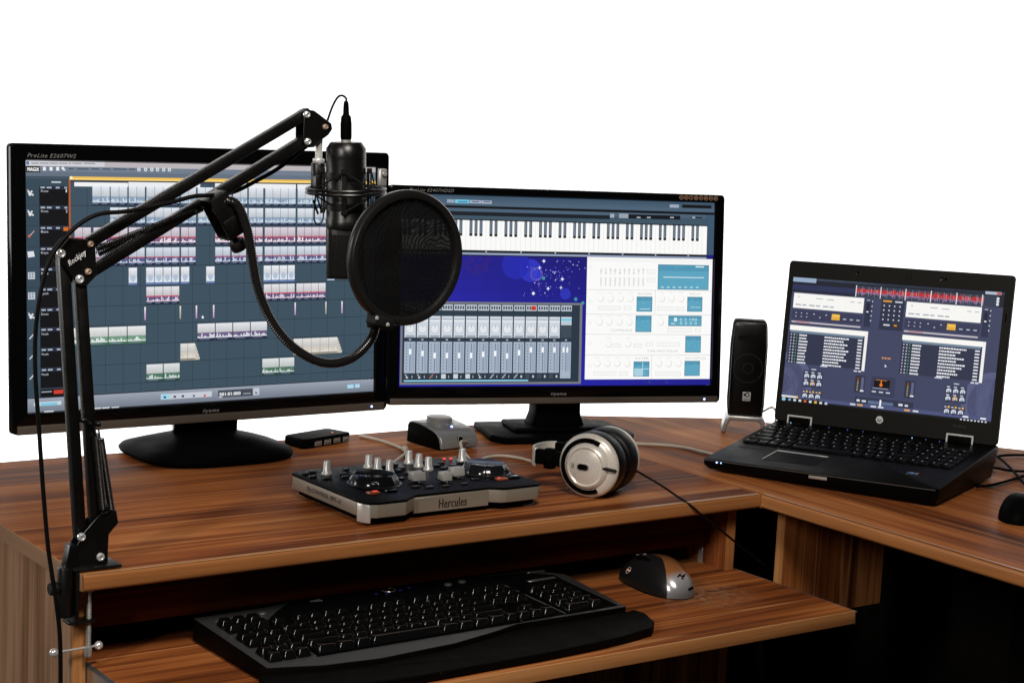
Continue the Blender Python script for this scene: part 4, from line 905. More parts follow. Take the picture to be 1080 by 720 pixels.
b = MB(); b.cyl(A(207, 223, AY-.012), A(207, 223, AY+.012), .0016, n=10); b.cyl(A(214, 219, AY-.012), A(214, 219, AY+.012), .0016, n=10); b.build('spring_pin', PNT, arm)
# stud that carries the shock mount
b = MB(); Pt, Pb = A(337, 141), A(335.8, 171); b.cyl(Pt, Pb, .0042, n=20); b.cyl(Pb+Vector((0, 0, .004)), Pb-Vector((0, 0, .0004)), .0068, n=24, ch=.0008); b.build('stud', mat('bright_steel', (.72, .71, .70), .25, metal=.4), arm)

# ================================================================== microphone in its shock mount
mb0, mb1 = at(365, 293, 'y', 0), at(365, 150, 'y', 0)
ax = (mb1-mb0).normalized(); ML = (mb1-mb0).length
fx = Vector((.57, .82, 0)); fx = (fx-ax*fx.dot(ax)).normalized(); MF = frame(mb0, ax.cross(fx) if False else fx.cross(ax)*-1, fx, ax)
MF = frame(mb0, fx.cross(ax), fx, ax)
mic = thing('microphone', 'black large-diaphragm studio microphone hanging upright in a wire shock mount behind the pop filter', 'microphone', (mb0.x, mb0.y, mb0.z))
r = .0232
b = MB(MF); zt = ML*.345
b.lathe([(0, zt+.004), (r+.0004, zt+.004), (r+.0008, zt+.006), (r+.0008, zt+.014), (r, zt+.0155), (r, ML*.885), (r+.0003, ML*.886), (r+.0003, ML*.892), (r, ML*.894), (r, ML*.955), (r-.0042, ML*.992), (r-.0052, ML), (.006, ML), (0, ML)], None, 48); b.build('body', PNT, mic)
b = MB(MF)     # flat-fronted head grille, rounded frame
hp = []
for i in range(40):
    t = 2*math.pi*i/40; x, y = math.cos(t), math.sin(t); e = .55; hp.append((r*math.copysign(abs(x)**e, x), .82*r*math.copysign(abs(y)**e, y)))
b.prism(hp, .0006, zt+.0045, bev=.0028, seg=3); b.build('grille_frame', PNT, mic)
b = MB(MF)
nx, nz_ = 15, 20; gw, gh = r*.80, zt*.86
for i in range(nx+1): x = -gw+2*gw*i/nx; b.bar((x, -.82*r-.0006, .005), (x, -.82*r-.0006, .005+gh), .0006, .0008)
for j in range(nz_+1): z = .005+gh*j/nz_; b.bar((-gw, -.82*r-.0009, z), (gw, -.82*r-.0009, z), .0006, .0008, side=(0, 1, 0))
b.build('grille_mesh', mat('mesh_black', (.02, .02, .02), .35, metal=.5), mic)
b = MB(MF); b.cyl((0, 0, ML), (0, 0, ML+.003), .0060, n=18); b.build('socket', STL, mic)
# shock mount
mount = thing('shock_mount', 'black wire shock mount with elastic cords around the microphone body', 'shock mount', (mb0.x-.03, mb0.y+.02, mb0.z+.1))
zr = (at(365, 201, 'y', 0)-mb0).dot(ax)
b = MB(MF)
for dz in (-.0022, .0022): b.torus(.0455, .0019, Matrix.Translation((0, 0, zr+dz)), 72, 8)
b.build('outer_ring', PNT, mount)
b = MB(MF)
for dz in (.018, -.018): b.lathe([(r+.0006, zr+dz-.004), (r+.0022, zr+dz-.004), (r+.0022, zr+dz+.004), (r+.0006, zr+dz+.004)], None, 40)
for k in range(4):
    t = R(-90+90*k); d = Vector((math.cos(t), math.sin(t), 0)); tn = Vector((-d.y, d.x, 0))
    b.box((0, 0, 0), (.0062, .0030, .052), frame(d*(r+.0026)+Vector((0, 0, zr)), tn, d, (0, 0, 1)), bev=.0006, seg=1)
    for s_ in (-1, 1): b.box((0, 0, 0), (.0075, .0058, .0062), frame(d*(r+.0042)+Vector((0, 0, zr+s_*.0235)), tn, d, (0, 0, 1)), bev=.0008, seg=1)
b.build('inner_cage', PNT, mount)
for s_ in (-1, 1):
    for k in range(4):
        t0 = R(-90+90*k); t1 = R(-45+90*k); t2 = R(90*k)
        Pp = [Vector(((r+.006)*math.cos(t0), (r+.006)*math.sin(t0), zr+s_*.0235)), Vector((.044*math.cos(t1), .044*math.sin(t1), zr+s_*.0045)), Vector(((r+.006)*math.cos(t2), (r+.006)*math.sin(t2), zr+s_*.0235))]
        MB(MF).tube(Pp, .0011, 8, 0).build('elastic_cord', RUB, mount)
b = MB()
sw0 = A(335.8, 172); b.cyl(sw0, A(335.4, 196), .0085, n=24, ch=.001); b.box((0, 0, 0), (.013, .014, .020), Matrix.Translation(A(335.4, 194, AY-.004)), bev=.0015); 
pr_ = MF @ Vector((-.040, .014, zr)); b.cyl(A(335.4, 200), pr_, .0032, n=12); b.build('swivel', PNT, mount)
b = MB(); l0 = A(333, 204, .012); b.tube([l0, l0+Vector((-.001, 0, -.030)), l0+Vector((.006, 0, -.036)), l0+Vector((.011, 0, -.028)), l0+Vector((.011, 0, -.006))], .0010, 8, 3); b.tube([l0+Vector((-.003, 0, -.008)), l0+Vector((.004, 0, -.024))], .0014, 8, 0); b.build('wire_clip', PNT, mount)
b = MB(); bc = A(403, 187, .01); b.box((0, 0, 0), (.0085, .008, .020), Matrix.Translation(bc), bev=.001); b.cyl(bc+Vector((0, -.004, .004)), bc+Vector((0, -.007, .004)), .0026, n=14); b.build('side_lug', STL, mount)
# plug and cable
cable = thing('microphone_cable', 'black microphone cable running from the plug on top of the microphone down the whole arm', 'cable', (.30, 0, .49))
b = MB(MF); z0 = ML+.003
b.lathe([(0, z0), (.0062, z0), (.0066, z0+.003), (.0066, z0+.018), (.0058, z0+.026), (.0036, z0+.029), (.0032, z0+.038), (.0026, z0+.044), (0, z0+.044)], None, 24); b.build('plug', BLK, cable)
top = MF @ Vector((0, 0, z0+.043))
b = MB(); b.tube([top, at(365, 104, 'y', .002), at(361, 101, 'y', .006), at(356, 103, 'y', .012), at(350, 114, 'y', .020), at(344.6, 130, 'y', .030), at(341, 141, 'y', .042), at(325, 153, 'y', .048), at(296, 176, 'y', .048), at(270, 191, 'y', .048), at(245, 203, 'y', .046), at(222, 206, 'y', .012), at(205, 207, 'y', .008), at(178, 214, 'y', .006), at(150, 220, 'y', .004), at(128, 223.5, 'y', .004), at(108, 225, 'y', .004), at(92, 231, 'y', .004), at(76, 243, 'y', .004), at(62, 258, 'y', .002), at(52, 275, 'y', 0), at(45, 298, 'y', 0), at(40, 325, 'y', 0), at(37, 360, 'y', 0), at(37.5, 400, 'y', -.002), at(41, 450, 'y', -.004), at(45, 510, 'y', -.006), at(50, 570, 'y', -.008), at(54, 600, 'y', -.010), at(60, 640, 'y', -.012), at(63.5, 680, 'y', -.012), at(64, 760, 'y', -.012), at(66, 900, 'y', -.01)],
                 [.0014]*10+[.0022]*400, 9, 8) if False else b.tube([top, at(365, 104, 'y', .002), at(361, 101, 'y', .006), at(356, 103, 'y', .012), at(350, 114, 'y', .020), at(344.6, 130, 'y', .030), at(341, 141, 'y', .045)], .0013, 8, 6)
b.tube([at(341, 141, 'y', .045), at(325, 153, 'y', .048), at(296, 176, 'y', .048), at(270, 191, 'y', .048), at(245, 203, 'y', .046), at(222, 206, 'y', .012), at(205, 207, 'y', .008), at(178, 214, 'y', .006), at(150, 220, 'y', .004), at(128, 223.5, 'y', .004), at(108, 225, 'y', .004), at(92, 231, 'y', .004), at(76, 243, 'y', .004), at(62, 258, 'y', .002), at(52, 275, 'y', 0), at(45, 298, 'y', 0), at(40, 325, 'y', 0), at(37, 360, 'y', 0), at(37.5, 400, 'y', -.002), at(41, 450, 'y', -.004), at(45, 510, 'y', -.006), at(50, 570, 'y', -.008), at(54, 600, 'y', -.010), at(60, 640, 'y', -.012), at(63.5, 680, 'y', -.012), at(64, 760, 'y', -.012), at(66, 900, 'y', -.01)], .0024, 10, 6)
b.build('cord', CBL, cable)

# ================================================================== pop filter
PC = at(428, 272, 'y', -.140)
pf = thing('pop_filter', 'round black mesh pop filter on a ribbed gooseneck, in front of the microphone', 'pop filter', (PC.x, PC.y, PC.z))
PM = frame(PC, (1, 0, 0), (0, 0, 1), (0, -1, 0)) @ Matrix.Rotation(R(3), 4, 'Y')
b = MB(PM); RO = .0752
b.lathe([(RO-.0085, -.0065), (RO-.0012, -.0065), (RO, -.005), (RO+.0004, .0), (RO, .004), (RO-.0016, .0062), (RO-.0045, .0068), (RO-.0085, .0056), (RO-.0095, .003), (RO-.0095, -.005), (RO-.0085, -.0065)], None, 96); b.build('hoop', mat('hoop_plastic', (.009, .0088, .0085), .3, rvar=.05), pf)
mesh_m = bpy.data.materials.new('stretched_mesh'); mesh_m.use_nodes = True; nt = mesh_m.node_tree; pb = nt.nodes['Principled BSDF']
pb.inputs['Base Color'].default_value = (.003, .003, .0033, 1); pb.inputs['Roughness'].default_value = .42; pb.inputs['Specular IOR Level'].default_value = .5
tc = nt.nodes.new('ShaderNodeTexCoord'); wv = nt.nodes.new('ShaderNodeTexWave'); wv.inputs['Scale'].default_value = 62; wv.inputs['Distortion'].default_value = 16; wv.inputs['Detail'].default_value = 2; wv.inputs['Detail Scale'].default_value = .8; wv.wave_type = 'RINGS'; wv.rings_direction = 'Y'
vm = nt.nodes.new('ShaderNodeMapping'); vm.inputs['Location'].default_value = (-.36, .14, -.36); nt.links.new(tc.outputs['Object'], vm.inputs['Vector']); nt.links.new(vm.outputs['Vector'], wv.inputs['Vector'])
nn = nt.nodes.new('ShaderNodeTexNoise'); nn.inputs['Scale'].default_value = 900; nt.links.new(tc.outputs['Object'], nn.inputs['Vector'])
ad = nt.nodes.new('ShaderNodeMath'); ad.operation = 'ADD'; nt.links.new(wv.outputs['Fac'], ad.inputs[0]); nt.links.new(nn.outputs['Fac'], ad.inputs[1])
tr = nt.nodes.new('ShaderNodeBsdfTransparent'); ms = nt.nodes.new('ShaderNodeMixShader'); mq = nt.nodes.new('ShaderNodeMapRange'); mq.inputs['From Min'].default_value = .35; mq.inputs['From Max'].default_value = 1.5; mq.inputs['To Min'].default_value = .01; mq.inputs['To Max'].default_value = .165
nt.links.new(ad.outputs[0], mq.inputs['Value']); nt.links.new(mq.outputs['Result'], ms.inputs['Fac']); nt.links.new(pb.outputs['BSDF'], ms.inputs[1]); nt.links.new(tr.outputs['BSDF'], ms.inputs[2]); nt.links.new(ms.outputs['Shader'], nt.nodes['Material Output'].inputs['Surface'])
bp = nt.nodes.new('ShaderNodeBump'); bp.inputs['Strength'].default_value = .3; bp.inputs['Distance'].default_value = .0006; nt.links.new(ad.outputs[0], bp.inputs['Height']); nt.links.new(bp.outputs['Normal'], pb.inputs['Normal'])
b = MB(PM)
def mesh_pt(z):
    def f(u, v):
        rr = (RO-.0093)*v; t = 2*math.pi*u; n_ = noise.noise(Vector((rr*math.cos(t)*26, rr*math.sin(t)*40, z*100)))
        return Vector((rr*math.cos(t), rr*math.sin(t), z+.0014*n_*(1-v*v)*1.5))
    return f
b.grid(mesh_pt(.0005), 96, 24, close_u=True); b.grid(mesh_pt(-.0035), 96, 24, close_u=True); b.build('mesh_screen', mesh_m, pf)
# hoop bracket
b = MB(); hb0 = at(397, 338, 'y', -.142); hb1 = at(409, 342, 'y', -.142)
b.bar(hb0+Vector((-.008, 0, .003)), hb1+Vector((.004, 0, -.001)), .014, .020, bev=.004, seg=3); b.cyl(at(395, 340, 'y', -.130)+Vector((0, 0, .012)), at(395, 340, 'y', -.130)-Vector((0, 0, .006)), .0085, n=24, ch=.002); b.build('hoop_bracket', RUB, pf)
b = MB(); 
for p in (at(397.6, 335.4, 'y', -.1525), at(409, 342.3, 'y', -.1525)): b.lathe([(0, .0018), (.0016, .0014), (.0024, 0)], axis_frame(p, (0, -1, 0)), 14)
b.build('bracket_screws', CHR, pf)
g = [(226, 224, .012), (233, 216, .006), (241, 212, 0), (250, 216, -.004), (257, 230, -.010), (262, 248, -.018), (266, 272, -.028), (271, 300, -.040), (281, 328, -.054), (295, 351, -.068), (312, 368, -.082), (333, 380, -.096), (352, 383, -.106), (370, 378, -.114), (384, 367, -.122), (393, 354, -.128), (396, 342, -.131)]
b = MB(); b.tube([at(u, v, 'y', y) for u, v, y in g], .0056, 14, 8, ribs=.0014); b.build('gooseneck', mat('gooseneck_black', (.012, .0115, .011), .25, metal=.3, spec=.6), pf)
b = MB(); cc_ = A(235.5, 227, .012); dd = (A(250, 256, .012)-A(226, 210, .012)).normalized(); sd = Vector((0, 1, 0)); xx = sd.cross(dd).normalized()
CF = frame(cc_, xx, sd, dd); b.box((0, -.012, -.001), (.0235, .003, .050), CF, bev=.0008); b.box((0, .016, -.001), (.0235, .003, .050), CF, bev=.0008); b.box((0, .002, -.0245), (.0235, .030, .003), CF, bev=.0008); b.box((0, .002, .0245), (.0235, .030, .003), CF, bev=.0008)
b.box((0, -.0138, .012), (.020, .0016, .018), CF, bev=.0006)
b.build('clamp', PNT, pf)
b = MB(CF); b.cyl((0, .002, .026), (0, .002, .040), .0036, n=14); b.lathe([(0, .034), (.0085, .034), (.0095, .036), (.0095, .044), (.008, .046), (0, .046)], Matrix.Translation((0, .002, 0)), 12); b.cyl((0, .002, .012), (0, .002, .028), .003, n=12)
b.build('clamp_knob', RUB, pf)

# ================================================================== DJ controller
dj = thing('dj_controller', 'silver and black two-deck DJ controller with jog wheels and silver knobs on the desk front', 'dj controller', (.53, .15, 0))
front = [(.3925, .0815), (.3985, .0600), (.4100, .0555), (.4520, .0560), (.4650, .0660), (.4760, .0740), (.5900, .0740), (.6040, .0650), (.6120, .0625), (.6650, .0640), (.6735, .0700)]
back = [(.6745, .250), (.655, .262), (.41, .262), (.3935, .248)]
out = front+back
def inset(P, d):
    n = len(P); q = []
    for i in range(n):
        a, p, e = Vector(P[i-1]), Vector(P[i]), Vector(P[(i+1) % n]); n1 = Vector((-(p-a).y, (p-a).x)).normalized(); n2 = Vector((-(e-p).y, (e-p).x)).normalized(); m_ = (n1+n2); m_ = m_/max(.5, m_.length_squared/2) if m_.length > 0 else n1
        q.append((p.x+m_.x*d*.5*1.0, p.y+m_.y*d*.5*1.0))
    return q
MB().prism(inset(out, .016), .0035, .012, bev=.001, seg=1).build('underside', BLK, dj)
MB().prism(out, .0115, .0285, bev=.0009, seg=2).build('silver_band', CHA, dj)
MB().prism(inset(out, -.0012), .0287, .0318, bev=.0009, seg=2).build('top_panel', mat('panel_black', (.003, .003, .003), .35, spec=.04, rvar=.05), dj)
MB().bb((.4745, .0722, .0075), (.5905, .0752, .0275), bev=.0005, seg=1).build('name_plate', CHA, dj)
for p in ((.42, .09), (.65, .09), (.42, .24), (.65, .24)): MB().cyl((p[0], p[1], 0), (p[0], p[1], .004), .008).build('rubber_foot', RUB, dj)
MB().prism([(.3918, .0765), (.3946, .0655), (.3995, .0585), (.4020, .0585), (.4020, .066), (.397, .078)], .0050, .0283, bev=.0008).build('lit_corner', mat('lit_corner_silver', (.62, .62, .60), .25, metal=.5), dj)  # front-left chamfer; the light on it is put into a brighter colour
text('maker_name', 'Hercules', frame((.5125, .0721, .0112), (1, 0, 0), (0, 0, 1), (0, -1, 0)), .0430, .0122, DRK, dj, bold=1)
text('model_name', 'DJ CONTROL MP3 e2', frame((.3923, .205, .0178), (0, -1, 0), (0, 0, 1), (-1, 0, 0)), .088, .0058, DRK, dj, bold=1)
for (cx_, cy_) in ((.4630, .1530), (.6420, .1560)):
    b = MB(Matrix.Translation((cx_, cy_, .0318))); b.lathe([(.036, 0), (.0365, .0008), (.0355, .0016), (.0335, .0018)], None, 56); ring = b.build('jog_ring', mat('ring_gloss', (.02, .02, .02), .15), dj)
    b = MB(Matrix.Translation((cx_, cy_, .0318))); pr = [(0, .0125), (.024, .0128), (.0262, .0135), (.0275, .0130), (.0330, .0045), (.0338, .001), (.0338, 0)]; n = 72; v = []; f = []; k = len(pr)
    for i in range(n):
        t = 2*math.pi*i/n; sg = (i % 6) in (0,)
        for j, (r_, z_) in enumerate(pr): rr = r_-(.0009 if sg and j >= 3 else 0); v.append((rr*math.cos(t), rr*math.sin(t), z_))
    for i in range(n):
        for j in range(k-1): f.append((i*k+j, ((i+1) % n)*k+j, ((i+1) % n)*k+j+1, i*k+j+1))
    b.add(v, f); b.build('jog_wheel', mat('jog_gloss', (.008, .008, .010), .14, spec=.6), dj)
for (x, y) in ((.4327, .2255), (.5070, .2411), (.5072, .2177), (.5150, .2000), (.5739, .2445), (.5741, .2191), (.5752, .1965), (.6527, .2287)):
    b = MB(Matrix.Translation((x, y, .0318))); b.lathe([(.0072, 0), (.0074, .0012), (.0062, .0034), (.0050, .0050), (.0046, .017), (.0040, .0182), (0, .0184)], None, 26); b.build('knob', SIL, dj)
for (x, y, w) in ((.5196, .1383, .019), (.5543, .1238, .014), (.5853, .1429, .018)):
    b = MB(Matrix.Translation((x, y, .0318))); b.bb((-.0012, -.006, 0), (.0012, .006, .004)); b.prism([(-.008, .003), (.008, .003), (.0062, .0135), (.0045, .0142), (0, .0128), (-.0045, .0142), (-.0062, .0135)], -w/2, w/2, frame((0, 0, 0), (0, 1, 0), (0, 0, 1), (1, 0, 0)), bev=.0006); b.build('fader_cap', mat('fader_silver', (.42, .41, .39), .35, metal=.25), dj)
    b = MB(); b.bb((x-.002, y-.02, .0319), (x+.002, y+.02, .0322)) if w < .015 else b.bb((x-.002, y-.022, .0319), (x+.002, y+.022, .0322)); b.build('fader_slot', HOL, dj)
def pad(x, y, w, d, m_, h=.0022): MB(Matrix.Translation((x, y, .0318))).box((0, 0, h/2), (w, d, h), bev=min(w, d)*.18, seg=2).build('button', m_, dj)
ob = mat('orange_pad', (.20, .065, .03), .3, emit=(1, .15, .04), es=.06)
for x, y, m_ in ((.4297, .1010, ob), (.4574, .1030, GLO), (.6338, .1053, ob), (.6560, .1077, GLO)): pad(x, y, .017, .010, m_, .003)
rn = random.Random(5)
for (x, y) in ((.405, .235), (.405, .215), (.418, .2), (.42, .242), (.452, .215), (.468, .212), (.47, .238), (.486, .206), (.487, .228), (.445, .198), (.53, .235), (.545, .215), (.532, .205), (.548, .24), (.555, .19), (.535, .185), (.60, .24), (.615, .225), (.60, .212), (.622, .205), (.585, .172), (.50, .175), (.508, .16), (.6, .195), (.64, .215), (.664, .2), (.66, .245), (.515, .1), (.54, .098), (.57, .1), (.60, .118), (.50, .11)): pad(x, y, .009+.003*rn.random(), .006, mat('button_black', (.016, .016, .017), .2), .0026)
for x, y in ((.6459, .2470), (.636, .2490)): MB().box((x, y, .0328), (.004, .0025, .0016)).build('indicator_light', LEDR, dj)
MB().box((.432, .1, .0352), (.006, .003, .0008)).build('indicator_light', LEDR, dj)
MB().box((.629, .1045, .0352), (.003, .003, .0008)).build('indicator_light', LEDR, dj)

# ================================================================== USB hub
hub = thing('usb_hub', 'small flat black hub with four ports, right of the left monitor foot', 'usb hub', (.615, .548, 0), .285)
HM = frame((.5655, .5180, 0), (.9595, .2817, 0), (-.2817, .9595, 0), (0, 0, 1))
b = MB(HM); b.prism([(-.006, .004), (0, 0), (.094, 0), (.099, .004), (.096, .046), (.088, .05), (.006, .05), (-.001, .046)], .001, .0155, bev=.003, seg=3); b.build('case', BLK, hub)
for i in range(4):
    x = .018+.0205*i; b = MB(HM)
    for a_, e_ in (((x, -.0006, .0035), (x+.0138, .0004, .0044)), ((x, -.0006, .0094), (x+.0138, .0004, .0103)), ((x, -.0006, .0044), (x+.0008, .0004, .0094)), ((x+.0130, -.0006, .0044), (x+.0138, .0004, .0094))): b.bb(a_, e_)
    b.bb((x+.002, -.0004, .0062), (x+.0118, .0002, .0085)); b.build('port', STL, hub)
MB(HM).box((.072, .016, .0157), (.003, .003, .0006)).build('indicator_light', LEDO, hub)

# ================================================================== silver volume controller
vc = thing('volume_controller', 'small silver volume controller with a big round knob and blue light, between the two monitors', 'volume controller', (.79, .47, 0), .079)
SIV = mat('grey_silver', (.24, .24, .235), .32, metal=.35, bump=.08, bscale=2500)
VM = frame((.7515, .4290, 0), (.99688, .07890, 0), (-.07890, .99688, 0), (0, 0, 1))
VW = .072; pr = [(0, .002), (.0015, .012), (.005, .020), (.011, .0255), (.020, .029), (.035, .032), (.060, .0345), (.078, .0350), (.086, .0335), (.089, .029), (.090, .002)]
b = MB(VM); b.prism(pr, 0, VW, frame((0, 0, 0), (0, 1, 0), (0, 0, 1), (1, 0, 0)), bev=.0028, seg=3); b.build('case', SIV, vc)
b = MB(VM); side = [(y+.004 if y < .04 else y-.002, max(.001, z-.0015)) for y, z in pr]; b.prism(side, -.0012, .0004, frame((0, 0, 0), (0, 1, 0), (0, 0, 1), (1, 0, 0)), bev=.0005); b.build('side_cheek', BLK, vc)
b = MB(VM @ Matrix.Translation((.038, .058, .0325)) @ Matrix.Rotation(R(2), 4, 'X')); b.lathe([(.0225, 0), (.0225, .0015), (.0208, .0025), (.0205, .0080), (.0190, .0097), (.015, .0100), (0, .0103)], None, 44); b.build('knob', SIV, vc)
MB(VM).sph((.040, .0285, .0313), .0018, 12, (1, 1, .6)).build('indicator_light', LEDB, vc)
b = MB(VM); b.cyl((.036, .0045, .0165), (.036, -.0003, .0160), .0042, n=20); b.build('jack_socket', HOL, vc)
b = MB(VM); b.torus(.0046, .0006, frame((.036, .0004, .0165), (1, 0, 0), (0, .25, .97), (0, -.97, .25)), 20, 6); b.build('socket_ring', STL, vc)

# ================================================================== headphones
vd = Vector((CR[2][0], CR[2][1], 0)).normalized(); rd = Vector((CR[0][0], CR[0][1], 0)).normalized()
hax = (vd*math.cos(R(27))+rd*math.sin(R(27))).normalized()
HC = at(620.5, 491, 'z', .0445); HC = HC+Vector((0, 0, 0))
hp_ = thing('headphones', 'silver and black closed headphones lying on the desk with their cups together', 'headphones', (HC.x+hax.x*.045, HC.y+hax.y*.045, 0))
HU = Vector((0, 0, 1)); HX = hax.cross(HU).normalized(); HF = frame(HC, HX, HU, -hax)     # z = outwards (towards the viewer); x right
if HX.dot(rd) < 0: HF = frame(HC, -HX, HU, hax*-1)
X_ = HF
def cup(z, s_, name_side):
    Mx = X_ @ Matrix.Translation((0, 0, z)) @ Matrix.Diagonal((1, 1, s_, 1))
    b = MB(Mx); b.lathe([(.0425, -.006), (.0442, -.0055), (.0448, -.003), (.0438, 0), (.0400, .0032), (.0335, .0052)], None, 64); b.build('ear_cup_shell', HPS, hp_)
    b = MB(Mx); b.lathe([(.0340, .003), (.0340, .0050), (.0325, .0052), (.0316, .0068), (.0290, .0100), (.0268, .0112), (.0256, .0108), (.0246, .0098), (.0205, .0110), (.012, .0128), (0, .0134)], None, 64); b.build('ear_cup_cap', HPS, hp_)
    b = MB(Mx)
    for i in range(22):
        pass
    pts = []
    for i in range(29):
        t = R(62+ (298-62)*i/28); pts.append(Vector((.0362*math.cos(t), .0362*math.sin(t), .0040)))
    v = []; 
    for p in pts:
        d = Vector((p.x, p.y, 0)).normalized()
        for (dr, dz) in ((-.0030, -.002), (.0030, -.002), (.0030, .0020), (-.0030, .0024)): v.append(p+d*dr+Vector((0, 0, dz)))
    f = [tuple((i*4+j, i*4+(j+1) % 4, (i+1)*4+(j+1) % 4, (i+1)*4+j)) for i in range(28) for j in range(4)]+[(3, 2, 1, 0), tuple(28*4+k for k in range(4))]
    b.add(v, f); b.build('cup_groove', BLK, hp_)
    # cushion
    b = MB(Mx); b.lathe([(.0405, -.0055), (.0440, -.0065), (.0456, -.013), (.0456, -.024), (.0435, -.0315), (.037, -.0345), (.030, -.033), (.026, -.028), (.0255, -.012)], None, 64); b.build('ear_cushion', LEA, hp_)
    return Mx
C1 = cup(0, 1, 'near'); C2 = cup(-.0780, -1, 'far')
b = MB(C1 @ Matrix.Translation((-.002, 0, .0128)))
def stad(w, h, n=10): return [(w-h+h*math.cos(t), h*math.sin(t)) for t in [-math.pi/2+math.pi*i/n for i in range(n+1)]]+[(-w+h+h*math.cos(t), h*math.sin(t)) for t in [math.pi/2+math.pi*i/n for i in range(n+1)]]
b.prism(stad(.0098, .0052), 0, .0012, bev=.0003, seg=1); lb = b.build('badge_rim', CHR, hp_)
b = MB(C1 @ Matrix.Translation((-.002, 0, .0134))); b.prism(stad(.0082, .0040), 0, .0014, bev=.0006, seg=2); b.build('badge', GLO, hp_)
b = MB(C1)
for s_ in (-1, 1):
    for k in range(3): b.box((-.002+s_*(.0145+.0016*k), 0, .0121-.0002*k), (.0005, .0068, .0002))
b.build('cup_lettering', DRK, hp_)
# strain relief + cord
b = MB(X_); b.tube([(.026, .0012, .0095), (.034, .001, .0085), (.043, -.001, .004)], .0024, 12, 6, ribs=.0013); b.build('strain_relief', RUB, hp_)
cdp = X_ @ Vector((.042, -.001, .0044))
cord = [cdp, at(668, 495.6, 'z', .034), at(682, 502.5, 'z', .022), at(698, 512, 'z', .012), at(712, 521.5, 'z', .005), at(721, 527.3, 'z', .0022)]
e0 = cord[-1]; cord += [at(730, 534, 'y', -.0022), at(741, 543.5, 'y', -.0042), at(757, 556, 'y', -.008), at(790, 583, 'y', .0), at(812, 600, 'y', .03), at(831, 616, 'y', .06), at(840, 640, 'y', .08), at(838, 760, 'y', .10)]
MB().tube(cord, .0016, 9, 6).build('cord', CBL, hp_)
# yokes, sliders and folded headband
for zc, s_ in ((.002, 1), (-.078, -1)):
    b = MB(X_); b.box((-.050, .002, zc-.008*s_), (.020, .020, .012), bev=.003); b.lathe([(0, -.006), (.0095, -.006), (.0105, -.003), (.0105, .003), (.0095, .006), (0, .006)], frame((-.062, .001, zc-.008*s_), (1, 0, 0), (0, 0, 1), (0, -1, 0)), 20)
    b.cyl((-.062, -.013, zc-.008*s_), (-.062, .015, zc-.008*s_), .0085, n=22, ch=.002); b.box((-.075, .002, zc-.008*s_), (.018, .021, .010), bev=.002); b.build('yoke', BLK, hp_)
b = MB(X_); rb = []
zc0, zc1 = -.006, -.070; cxm = -.083
n = 24
for i in range(n+1):
    t = math.pi*i/n; x = cxm-.014*math.sin(t); z = (zc0+zc1)/2+(zc0-zc1)/2*math.cos(t); d = Vector((-math.sin(t)*.9, 0, math.cos(t))).normalized()
    for (hh_, th_) in ((-.0120, -.001), (.0130, -.001), (.0130, .0014), (-.0120, .0014)): rb.append(Vector((x, hh_, z))+d*th_)
f = [tuple((i*4+j, i*4+(j+1) % 4, (i+1)*4+(j+1) % 4, (i+1)*4+j)) for i in range(n) for j in range(4)]+[(3, 2, 1, 0), tuple(n*4+k for k in range(4))]
b.add(rb, f); b.build('headband', HPS, hp_)
b = MB(X_); b.box((-.0835, .0005, zc0), (.004, .026, .009), bev=.0012); b.build('headband_end', mat('bright_edge', (.75, .72, .66), .25, metal=.6), hp_)

# ================================================================== speaker
SP = Vector((1.324, .372, 0)); sf = (Vector((CC.x, CC.y, 0))-SP).normalized(); sf.rotate(Matrix.Rotation(R(2), 3, 'Z')); sx = Vector((0, 0, 1)).cross(-sf)*-1
sx = sf.cross(Vector((0, 0, 1))).normalized()*-1
sp = thing('speaker', 'small upright black desktop speaker on a silver foot, between the right monitor and the laptop', 'speaker', SP)
SU = (Vector((0, 0, 1))-sf*.05).normalized(); SN = sx.cross(SU).normalized(); SN = SN if SN.dot(sf) > 0 else -SN
SM = frame(SP+Vector((0, 0, .0270)), sx, SU, SN)       # x right, y up, z to the front
b = MB(SM); sil = [(-.0285, 0), (.0285, 0), (.031, .02), (.031, .12), (.0285, .155), (.026, .163), (-.026, .163), (-.0285, .155), (-.031, .12), (-.031, .02)]
b.prism(sil, -.055, 0, bev=.004, seg=3); b.build('cabinet', BLK, sp)
b = MB(SM); b.prism([(x*.93, .003+y*.965) for x, y in sil], .0001, .0035, bev=.0018, seg=2); gr = b.build('grille', FOA, sp)
b = MB(SM @ Matrix.Translation((0, .083, .0034))); b.torus(.024, .0006, Matrix.Identity(4), 48, 6); b.torus(.0085, .0005, Matrix.Identity(4), 32, 6); b.build('driver_outline', mat('driver_black', (.03, .03, .03), .25), sp)
b = MB(SM @ Matrix.Translation((0, .134, .0036))); b.prism(stad(.020, .004), 0, .0006, bev=.0002, seg=1); b.build('tweeter_slot', FOA, sp)
MB(SM).box((.0005, .0355, .0042), (.0135, .0150, .0006), bev=.0002).build('logo_plate', mat('logo_grey', (.42, .42, .42), .4), sp)
b = MB(SM @ Matrix.Translation((.0005, .038, .0046))); b.torus(.0030, .0009, Matrix.Translation((.001, .0004, 0)), 20, 5, sx=.3); b.cyl((-.0035, .0004, -.0002), (-.0035, .0004, .0004), .0019, n=14); b.build('logo_mark', BLK, sp)
text('logo_letters', 'Logitech', SM @ Matrix.Translation((-.0052, .0300, .0046)), .0113, .0022, BLK, sp, bold=1)
b = MB(frame(SP, sx, Vector((0, 0, 1)), sf)); 
arc = [(-.028, .030), (-.033, .024), (-.037, .012), (-.039, .001), (-.031, .001), (-.029, .012), (-.024, .022), (.024, .022), (.029, .012), (.031, .001), (.039, .001), (.037, .012), (.033, .024), (.028, .030)]
